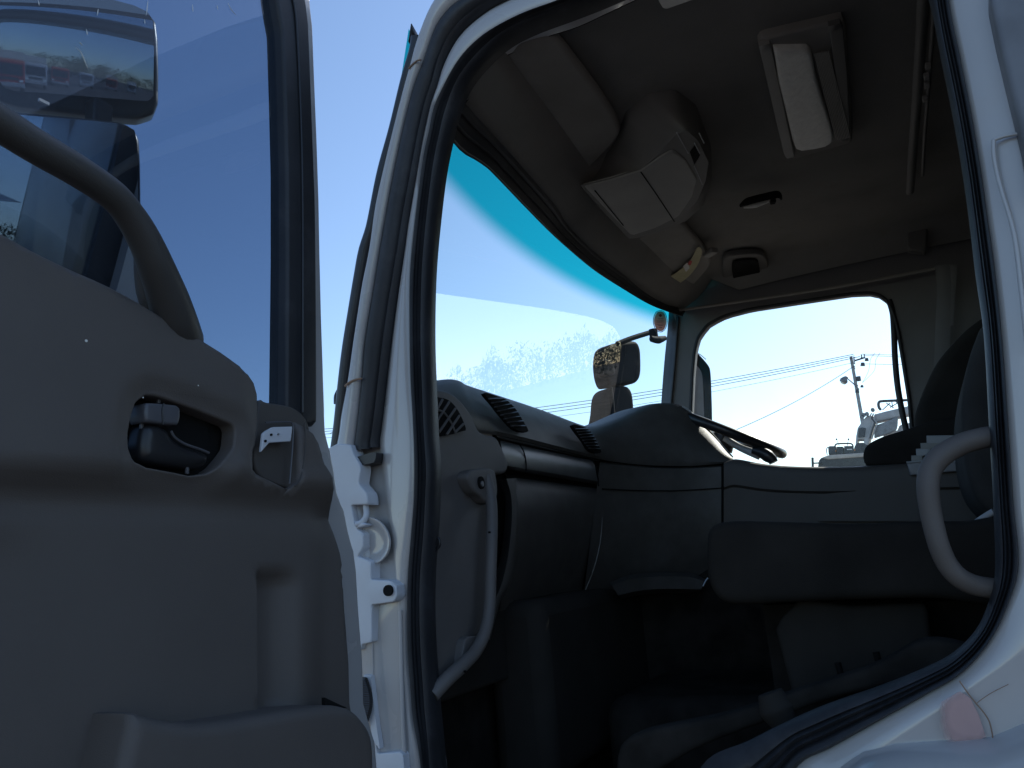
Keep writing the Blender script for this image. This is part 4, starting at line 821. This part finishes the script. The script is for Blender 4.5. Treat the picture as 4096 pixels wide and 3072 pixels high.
hh=[(608,1576),(640,1578),(680,1589),(802,1632),(954,1694),(963,1719),(957,1783),(932,1820),(895,1864),(864,1888),(802,1896),(728,1882),(617,1864),(559,1839),(540,1790),(537,1734),(549,1666),(568,1604)]
hol=np.array(poly(pyl(hh,TY),70,True))
def sst(x): x=np.clip(x,0,1); return x*x*(3-2*x)
def tdepth(V):
    out=[]
    P=np.array([proj((a,TY,b)) for a,b in V]); px,py=P[:,0],P[:,1]
    fold=1905+.00011*np.clip(px-100,0,None)**2*.35
    d=-.032*sst((py-fold+75)/150)
    d-=.004*np.exp(-((py-fold-95)/45)**2)
    # soft ledge round the handle
    dh=dist(V,hol); d-=.009*(1-sst((dh-.004)/.022))
    # right tip falls back
    d-=.012*sst((px-960)/120)*(1-sst((py-1850)/100))
    # vertical groove at lower right
    gx=sst((px-1108)/16)*(1-sst((px-1195)/90))*sst((py-2275)/40)*(1-sst((py-2830)/30)); d-=.022*gx
    d-=.012*sst((px-1300)/110)*sst((py-1990)/60)
    # swelling at the left
    d+=.012*np.exp(-((px+120)/260)**2-((py-2060)/110)**2)
    return d
tp=D_(sheet('trim_panel',poly(tb,230,True),lambda u,v:(u,TY,v),(0,-1,0),M['trim'],None,holes=[hol],res=.0105,thick=.02,rnd=.008,hrnd=.004,depth=tdepth,smooth=60))
tp['label']='grey moulded plastic door trim'
# corner pocket and steel bracket
D_(sy('corner_pocket',[(1040,1600),(1065,1608),(1148,1622),(1192,1640),(1225,1675),(1240,1720),(1235,1830),(1222,1905),(1195,1960),(1160,1955),(1030,1890),(1025,1700)],.790,M['trimd'],None,n=80,thick=.012,res=.02,rnd=.004))
D_(tube('pocket_ridge',[PY(a,b,.7775) for a,b in ((1062,1690),(1120,1688),(1165,1690),(1172,1705),(1170,1780),(1165,1850),(1158,1935))],.0013,M['handle'],None,n=6,k=40))
D_(tube('pocket_ridge',[PY(a,b,.7765) for a,b in ((1218,1690),(1222,1760),(1215,1850),(1200,1920),(1180,1945))],.0012,M['trimd'],None,n=6,k=40))
D_(sy('steel_bracket',[(1170,1706),(1164,1765),(1077,1771),(1045,1808),(1053,1734),(1068,1722),(1093,1708)],.771,M['wmetal'],None,n=70,sm=False,thick=.003,res=.02,rnd=.001))
for a,b in ((1085,1739),(1062,1764)): D_(disc('bracket_hole',PY(a,b,.7695),(0,1,0),.0017,.002,M['void'],None,n=12))
D_(disc('bracket_rivet',PY(1113,1737,.7695),(0,1,0),.0014,.002,M['metal'],None,n=10))
# inner handle
D_(sy('handle_cavity',[(500,1540),(1000,1640),(1000,1900),(800,1930),(500,1900)],.803,M['void'],None,n=40,sm=False,thick=.01,res=.1))
D_(sy('handle_dish',[(575,1620),(640,1612),(740,1640),(815,1670),(832,1700),(830,1790),(815,1850),(700,1860),(600,1840),(572,1780)],.798,M['void'],None,n=50,thick=.003,res=.02))
D_(sy('lock_knob',[(583,1618),(592,1610),(650,1613),(710,1620),(724,1634),(724,1668),(716,1700),(668,1698),(584,1687),(580,1655)],.772,M['handle'],None,n=60,sm=False,thick=.022,res=.02,rnd=.004))
D_(tube('knob_crease',[PY(a,b,.7715) for a,b in ((655,1614),(650,1640),(652,1698))],.0010,M['black'],None,n=6))
lev=[(584,1702),(620,1690),(660,1700),(685,1722),(700,1748),(740,1775),(800,1796),(838,1812),(845,1830),(836,1858),(790,1872),(700,1862),(620,1850),(580,1835),(570,1780)]
D_(sy('door_lever',lev,.776,M['black'],None,n=90,thick=.02,res=.008,rnd=.013,smooth=60))
D_(tube('lever_edge',[PY(a,b,.7785) for a,b in ((684,1724),(700,1750),(740,1776),(800,1797),(836,1812))],.0016,M['handle'],None,n=6,k=30))
for a,b in ((634,1598),(592,1823),(566,1700),(748,1880)): D_(box('bezel_clip',PY(a,b,.785),(.004,.004,.010),M['handle'],None,.001))
# chips on trim
for a,b,r in ((345,1363,.0016),(793,1542,.0009),(572,1590,.0008)): D_(disc('paint_chip',PY(a,b,.7640),(0,1,0),r,.0006,M['lens'],None,n=8,))
# grab bar
gb=[(-300,310,.72),(-150,400,.72),(0,495,.722),(150,590,.725),(320,690,.73),(455,785,.735),(525,870,.74),(578,960,.745),(622,1060,.752),(668,1180,.765),(700,1290,.78),(715,1360,.80)]
g=D_(tube('grab_bar',[PY(a,b,y) for a,b,y in gb],[.0180,.0178,.0175,.0172,.0168,.017,.019,.022,.026,.030],M['bar'],None,n=20,k=120)); g['label']='curved grey grab bar across the door window'
D_(tube('bar_foot',[PY(a,b,.79) for a,b in ((556,1010),(566,1100),(590,1190),(640,1290))],[.006,.009,.012,.012],M['trimd'],None,n=10,k=24))
# bottom pocket
D_(sy('door_pocket',[(537,2856),(560,2850),(630,2871),(741,2889),(852,2889),(1038,2863),(1186,2837),(1310,2822),(1371,2823),(1420,2838),(1455,2868),(1497,2938),(1508,3072),(1508,3500),(537,3500)],.735,M['trim'],None,n=160,thick=.05,res=.02,rnd=.016))
D_(sy('speaker_wire',[(1300,2790),(1345,2812),(1390,2832),(1300,2835)],.76,M['void'],None,n=30,sm=False,thick=.006,res=.1))


for q in (((592,0),(588,40),(584,62)),((578,78),(580,96)),((912,12),(925,38),(945,62)),((393,36),(389,62)),((152,2),(158,22)),((303,190),(322,206),(338,240),(350,272)),((318,168),(330,182)),((770,18),(772,48)),((868,20),(872,40)),((345,116),(350,140))):
    D_(tube('glass_scratch',[PY(a,b,.8105) for a,b in q],[.0002,.0007,.0002],M['lens'],None,n=5,k=8))

# ------------------------------------------------------------------ rest of the white truck, behind and below the cab
P_(box('flat_deck',(1.0,-3.9,-.42+H),(2.3,5.2,.14),M['grey'],None,.01))
for _x in (-.13,2.13): P_(box('side_board',(_x,-3.9,-.17+H),(.04,5.2,.36),M['paint'],None,.01))
P_(box('headboard',(1.0,-1.28,.1+H),(2.2,.06,.95),M['grey'],None,.01))
P_(box('chassis',(1.0,-2.6,-.85+H),(.9,7.4,.22),M['craned'],None,.01))
def wheel(c,par,r=.42,wd=.26):
    V,F=tube_geo([Vector(c)-Vector((wd/2,0,0)),Vector(c)-Vector((wd/2-.03,0,0)),Vector(c)+Vector((wd/2-.03,0,0)),Vector(c)+Vector((wd/2,0,0))],[r*.92,r,r,r*.92],n=28,sm=False)
    t=mk('wheel',V,F,M['tyre'],None,50); t.parent=par; t.matrix_parent_inverse=Matrix.Identity(4)
    V,F=tube_geo([Vector(c)-Vector((wd/2+.01,0,0)),Vector(c)+Vector((wd/2+.01,0,0))],r*.55,n=20,sm=False)
    q=mk('rim',V,F,M['lgrey'],None,40); q.parent=t; q.matrix_parent_inverse=Matrix.Identity(4); return t
for x in (.13,1.87):
    for y in (.35,-4.6): P_(wheel((x,y,.42),None))
P_(box('front_bumper',(1.0,1.27,-.78+H),(2.0,.12,.3),M['paint'],None,.03))
P_(box('step',(.05,.45,-.95+H),(.25,.5,.04),M['grey'],None,.01))

# ------------------------------------------------------------------ beyond the far side
BX=20.0
ct=empty('crane_truck',(BX+1,1.5,0),'beige truck with work lights on its roof and a folded white crane behind it','crane truck')
def c_(o): o.parent=ct; o.matrix_parent_inverse=Matrix.Translation((-BX-1,-1.5,0)); return o
zr=H+.2
cab=[(3270,2020),(3271,1862),(3275,1840),(3285,1829),(3310,1822),(3380,1818),(3455,1813),(3600,1806),(3690,1806),(3700,1860),(3700,2020)]
b=c_(sx('cab_body',cab,BX,M['cabshade'],None,n=90,sm=False,thick=2.2,res=.5,rnd=.05))
c_(sx('sunlit_roof_skin',[(3288,1830),(3310,1821),(3380,1816),(3455,1811),(3600,1804),(3690,1804),(3690,1820),(3455,1828),(3310,1838)],BX-.03,M['beige'],None,n=60,sm=False,thick=2.1,res=.5,rnd=.02))  # pale strip paints in the sunlit roof above the dark side
c_(sx('side_window',[(3300,1880),(3440,1874),(3440,1960),(3290,1970)],BX-.02,M['black'],None,n=40,sm=False,thick=.04,res=.5,rnd=.01))
c_(box('chassis',(BX+1.1,-2.2,.9),(1.0,9,.35),M['craned'])); 
for x in (BX+.1,BX+2.1):
    for y in (1.0,-5.2): c_(wheel((x,y,.5),None,.5,.28))
c_(box('flat_bed',(BX+1.1,-3.6,1.2),(2.3,5.6,.2),M['grey']))
c_(tube('mirror_post',[PX(3250,1830,BX-.2),PX(3252,1900,BX-.2)],.03,M['craned'],None,n=8,k=4)); c_(tube('mirror_post',[PX(3250,1853,BX-.2),PX(3290,1851,BX)],.02,M['craned'],None,n=8,k=4))
def q_(name,pts,m,x=BX,th=.4,n=40,rnd=.01,sm=False): return c_(sx(name,pts,x,m,None,n=n,sm=sm,thick=th,res=.3,rnd=rnd))
q_('work_light',[(3312,1788),(3318,1784),(3342,1784),(3346,1816),(3314,1818)],M['craned'],BX+.3)
q_('work_light',[(3347,1786),(3372,1786),(3374,1816),(3348,1817)],M['craned'],BX+.3)
q_('work_light',[(3376,1784),(3410,1783),(3412,1814),(3378,1816)],M['craned'],BX+.3)
q_('light_glass',[(3388,1796),(3408,1795),(3408,1799),(3388,1800)],M['lens'],BX+.28,.02,16,0)
q_('light_glass',[(3341,1801),(3345,1801),(3345,1806),(3341,1806)],M['orange'],BX+.28,.02,12,0)
q_('light_glass',[(3417,1797),(3421,1797),(3421,1803),(3417,1803)],M['orange'],BX+.28,.02,12,0)
c_(tube('roof_rail',[PX(a,b,BX+.3) for a,b in ((3340,1788),(3342,1779),(3352,1775),(3400,1774),(3410,1779),(3412,1788))],.02,M['craned'],None,n=8))
c_(tube('roof_rail',[PX(a,b,BX+.1) for a,b in ((3309,1820),(3306,1800),(3310,1790),(3316,1788))],.013,M['lgrey'],None,n=8))
for a,b,c,d in ((3358,1784,3346,1757),(3389,1784,3394,1757)):
    c_(tube('aerial',[PX(a,b,BX+.3),PX(c,d,BX+.3)],.007,M['craned'],None,n=6,k=4)); c_(disc('aerial_tip',PX(c,d,BX+.3),(1,0,0),.022,.04,M['craned'],None,n=12))
CX=BX+1.2
q_('crane_base',[(3412,1815),(3418,1785),(3428,1772),(3452,1770),(3468,1778),(3478,1800),(3480,1815)],M['craned'],CX,.8)
q_('crane_knuckle',[(3421,1782),(3424,1745),(3430,1712),(3441,1696),(3452,1680),(3466,1664),(3482,1660),(3500,1668),(3500,1690),(3492,1718),(3480,1758),(3470,1782),(3455,1784),(3456,1758),(3432,1757),(3431,1783)],M['crane'],CX,.5,n=80,rnd=.03)
q_('knuckle_opening',[(3434,1714),(3448,1709),(3463,1712),(3459,1748),(3432,1750)],M['craned'],CX-.04,.05,30,.005)
q_('crane_boom',[(3488,1668),(3500,1656),(3540,1645),(3600,1631),(3680,1612),(3680,1648),(3600,1668),(3540,1680),(3500,1690)],M['crane'],CX+.1,.35,n=60,rnd=.05)
q_('boom_plate',[(3500,1702),(3540,1688),(3592,1666),(3590,1700),(3585,1718),(3560,1731),(3496,1751)],M['grey'],CX+.05,.2,n=50,rnd=.01)
q_('crane_column',[(3533,1742),(3590,1720),(3598,1700),(3640,1690),(3650,1760),(3640,1850),(3545,1850),(3537,1770)],M['crane'],CX+.3,.5,n=50,rnd=.03)
for k in range(3):
    c_(tube('hydraulic_hose',[PX(a+8*k,b+2*k,CX-.05) for a,b in ((3472,1752),(3484,1712),(3492,1690),(3480,1672),(3486,1652))],.016,M['crane' if k!=1 else 'craned'],None,n=8,k=20))
c_(tube('hook_block',[PX(a,b,CX+.1) for a,b in ((3524,1640),(3516,1630),(3514,1615),(3520,1606),(3560,1603),(3640,1600))],.035,M['craned'],None,n=8,k=40))
for a,b,c,d in ((3530,1640,3560,1612),(3545,1612,3575,1632),(3567,1603,3570,1630),(3580,1603,3600,1622),(3560,1630,3600,1606),(3600,1600,3604,1626)):
    c_(tube('winch_strut',[PX(a,b,CX+.1),PX(c,d,CX+.1)],.014,M['grey'],None,n=6,k=4))
for a,b in ((3455,1660),(3468,1656),(3448,1668),(3491,1640)):
    c_(disc('pivot_pin',PX(a,b,CX-.02),(1,0,0),.05,.12,M['grey'],None,n=14))

PXD=50.0
up_=empty('utility_pole',(PX(3470,1800,PXD).x,PX(3470,1800,PXD).y,0),'concrete power pole with crossarm, insulators and a street lamp on a bracket','pole')
ul=up_.location.copy()
def u_(o): o.parent=up_; o.matrix_parent_inverse=Matrix.Translation(-ul); return o
pt=PX(3430,1424,PXD); base=Vector((PX(3470,1800,PXD).x,PX(3470,1800,PXD).y,0))
pt=Vector((base.x,base.y,pt.z)); 
pp=proj(pt)
def up3(a,b): return PX(a,b,PXD-.1)
V,F=tube_geo([base,pt],[.16,.085],n=14,sm=False); u_(mk('post',V,F,M['concrete'],None,50))
bd=Vector(up3(3430,1424))-pt; 
u_(tube('crossarm',[up3(3418,1443),up3(3460,1430)],.05,M['craned'],None,n=8,k=4))
for a,b in ((3416,1428),(3446,1418),(3457,1418),(3417,1443),(3417,1463)): u_(tube('insulator',[up3(a,b),up3(a,b+7),up3(a+1,b+13)],[.05,.03,.06],M['lgrey'],None,n=8,k=8))
for a,b,r in ((3467,1438,.12),(3451,1457,.14),(3429,1564,.13),(3448,1545,.1)): u_(tube('line_fitting',[up3(a,b-r*45),up3(a,b+r*45)],[r*.7,r],M['craned'],None,n=10,k=5))
u_(tube('fuse_box',[up3(3433,1506),up3(3436,1524)],.13,M['craned'],None,n=10,k=4))
u_(tube('lamp_arm',[up3(3437,1558),up3(3412,1533),up3(3390,1514)],.035,M['grey'],None,n=8)); u_(tube('lamp_arm',[up3(3433,1541),up3(3412,1533)],.02,M['grey'],None,n=8,k=4))
u_(tube('lamp_head',[up3(3391,1513),up3(3384,1513),up3(3376,1522),up3(3371,1530)],[.08,.17,.24,.2],M['grey'],None,n=14,k=16)); u_(tube('lamp_glass',[up3(3374,1528),up3(3370,1535)],[.2,.12],M['lens'],None,n=12,k=4))

# second pole, hidden behind the open door, carries the far end of the cables
def wire_end(px,py,zr): 
    p=PZ(px,py,zr); return p
ends=[]
cable=[((3414,1417),(1297,1683),'uppermost cable strung left from the power pole'),((3418,1423),(1297,1689),'second highest cable strung left from the power pole'),((3440,1426),(1297,1696),'third cable strung left from the power pole'),((3415,1450),(1297,1707),'lowest thin cable strung left from the power pole')]
def cat(a,b,sag,n=40): return [a.lerp(b,t)-Vector((0,0,sag*4*t*(1-t))) for t in np.linspace(0,1,n)]
for i,(p,q,lab) in enumerate(cable):
    A=up3(*p); E=PZ(q[0],q[1],A.z-H); B=A+(E-A)*1.25
    V,F=tube_geo(cat(A,B,.9+.1*i),.020 if i<3 else .012,n=5,sm=False)
    o=mk('power_cable',V,F,M['wire'],None,60); prop(o,lab,'cable','power cables between the poles'); ends.append(B)
e0=ends[0]; up2=empty('utility_pole',(e0.x,e0.y,0),'second power pole standing behind the open truck door','pole')
V,F=tube_geo([(0,0,0),(0,0,e0.z+.3)],[.16,.09],n=12,sm=False); o=mk('post',V,F,M['concrete'],None,50); o.parent=up2
V,F=tube_geo([(-.9,.6,e0.z-.4),(.9,-.6,e0.z-.4)],.05,n=8,sm=False); o=mk('crossarm',V,F,M['craned'],None,50); o.parent=up2
for k,(p,q,lab,sg) in enumerate((((3450,1416),(3720,1408),'upper cable running right from the power pole',.3),((3460,1421),(3720,1418),'middle cable running right from the power pole',.3),((3452,1455),(3720,1446),'lower cable running right from the power pole',.3))):
    A=up3(*p); B=PZ(q[0],q[1],A.z-H) if False else PX(q[0],q[1],PXD+6); B=A+(B-A)*4
    V,F=tube_geo(cat(A,B,sg),.018,n=5,sm=False); o=mk('power_cable',V,F,M['wire'],None,60); prop(o,lab,'cable','power cables between the poles')
A=up3(3415,1465); B=PX(2700,1810,PXD-14); V,F=tube_geo(cat(A,B,.4),.018,n=5,sm=False); o=mk('service_cable',V,F,M['wire'],None,60); prop(o,'single service cable sloping steeply down left from the power pole','cable')
for q,lab in ((((3500,1412),(3483,1435),(3475,1480),(3462,1510),(3450,1528)),'left looped jumper cable hanging beside the pole'),(((3520,1412),(3503,1440),(3498,1480),(3470,1512),(3448,1532)),'right looped jumper cable hanging beside the pole')):
    V,F=tube_geo([up3(a,b) for a,b in q],.010,n=5); o=mk('jumper_cable',V,F,M['wire'],None,60); prop(o,lab,'cable')

# ------------------------------------------------------------------ yard behind the photographer, seen in the mirrors
def make_truck(loc,rz,m,lab,box_=True):
    t=empty('parked_truck',loc,lab,'truck','trucks parked across the yard',rz)
    def a_(o): o.parent=t; return o
    pr=[(1.25,.55),(1.28,1.2),(1.12,2.35),(.95,2.55),(-.55,2.6),(-.6,.55)]
    V=[(x,y,z) for x in (-1.05,1.05) for y,z in pr]; n=len(pr)
    F=[tuple(range(n)),tuple(range(n,2*n))[::-1]]+[(i,(i+1)%n,(i+1)%n+n,i+n) for i in range(n)]
    o=a_(mk('cab',V,F,m,None,20)); bv=o.modifiers.new('b','BEVEL'); bv.width=.06; bv.segments=2
    V=[(-.9,1.29,1.3),(.9,1.29,1.3),(.85,1.16,2.2),(-.85,1.16,2.2)]; V=V+[(x,y-.03,z) for x,y,z in V]
    a_(mk('windscreen',[(x,y+.02,z) for x,y,z in V],[(0,1,2,3),(7,6,5,4),(0,4,5,1),(1,5,6,2),(2,6,7,3),(3,7,4,0)],M['black'],None,20))
    for s_ in (-1,1): a_(box('side_window',(s_*1.055,.35,1.75),(.03,.9,.6),M['black'])); a_(box('headlight',(s_*.8,1.29,.85),(.3,.04,.18),M['lens'],None,.02)); a_(box('mirror',(s_*1.25,1.2,1.8),(.2,.06,.4),M['black'],None,.02))
    a_(box('bumper',(0,1.3,.55),(2.1,.14,.28),M['paint'],None,.03)); a_(box('grille',(0,1.285,1.0),(1.2,.03,.2),M['craned']))
    a_(box('chassis',(0,-2,.8),(.9,6,.25),M['craned']))
    if box_: a_(box('cargo_box',(0,-3.0,2.15),(2.3,4.6,2.3),M['paint'],None,.03))
    else: a_(box('flat_bed',(0,-3.0,1.1),(2.3,4.6,.15),M['grey'])); a_(box('headboard',(0,-.8,1.6),(2.2,.06,.9),M['grey']))
    for x in (-.92,.92):
        for y in (.4,-3.8): a_(wheel((x,y,.45),None,.45,.26))
    return t
spots=[(-17.8,-15.7,-.85,'red','red box truck nearest in the row behind the photographer',True),(-20.3,-21.4,-.8,'paint','white box truck second in the row behind the photographer',True),
 (-23.3,-29.3,-.7,'red','red flatbed truck third in the row behind the photographer',False),(-26,-39.7,-.6,'paint','white flatbed truck fourth in the row across the yard',False),
 (-28,-52.3,-.5,'red','small looking red box truck fifth in the row across the yard',True),(-30.5,-68,-.45,'paint','farthest white box truck of the row across the yard',True)]
for x,y,rz,m,lab,bb in spots: make_truck((x,y,0),rz,M[m],lab,bb)
def treeline():
    V=[];F=[]
    for k in range(230):
        a=math.radians(185+160*rng.random()); R=rng.uniform(110,150); h=rng.uniform(6,9.5); x0,y0=R*math.cos(a),R*math.sin(a); w_=rng.uniform(4,8)
        for j in range(380):
            u=rng.normal(size=3); u/=np.linalg.norm(u); q=u*rng.uniform(.6,1.05)*np.array([w_*.6,w_*.6,h*.45]); c=np.array([x0,y0,h*.55])+q
            if c[2]<.1: c[2]=.1
            s_=rng.uniform(.12,.38); t1=rng.normal(size=3)*s_; t2=rng.normal(size=3)*s_
            n=len(V); V+=[tuple(c-t1*.5),tuple(c+t1*.5),tuple(c+t2)]; F.append((n,n+1,n+2))
    me=bpy.data.meshes.new('treeline'); me.from_pydata(V,[],F); o=link('treeline',me,M['leaf'],None,0); prop(o,kind='stuff',label='low line of dark trees far behind the yard',cat='trees')
treeline()

# small tray and boxes lying on the console between the seats
tr=empty('storage_tray',PX(3750,1875,1.255),'flat dark tray on the console between the seats','tray')
tl_=tr.location.copy()
def t_(o,p=tr,l=tl_): o.parent=p; o.matrix_parent_inverse=Matrix.Translation(-l); return o
t_(sx('tray_body',[(3625,1850),(3660,1846),(3860,1846),(3862,1882),(3640,1902),(3632,1870)],1.258,M['grey'],None,n=50,sm=False,thick=.010,res=.05,rnd=.003))
t_(tube('tray_rim',[PX(a,b,1.256) for a,b in ((3625,1850),(3700,1845),(3862,1845))],.003,M['lgrey'],None,n=6))
for k,(a,b,c,d,m,lab) in enumerate(((3645,1822,3690,1848,'cons','lowest small grey box at the left end of the stack on the tray'),(3664,1795,3720,1824,'lgrey','pale small box second from the bottom of the stack on the tray'),
    (3682,1772,3760,1800,'cons','grey box third from the bottom of the stack behind the grab handle'),(3706,1742,3830,1774,'lgrey','long pale box on top of the stack behind the grab handle'))):
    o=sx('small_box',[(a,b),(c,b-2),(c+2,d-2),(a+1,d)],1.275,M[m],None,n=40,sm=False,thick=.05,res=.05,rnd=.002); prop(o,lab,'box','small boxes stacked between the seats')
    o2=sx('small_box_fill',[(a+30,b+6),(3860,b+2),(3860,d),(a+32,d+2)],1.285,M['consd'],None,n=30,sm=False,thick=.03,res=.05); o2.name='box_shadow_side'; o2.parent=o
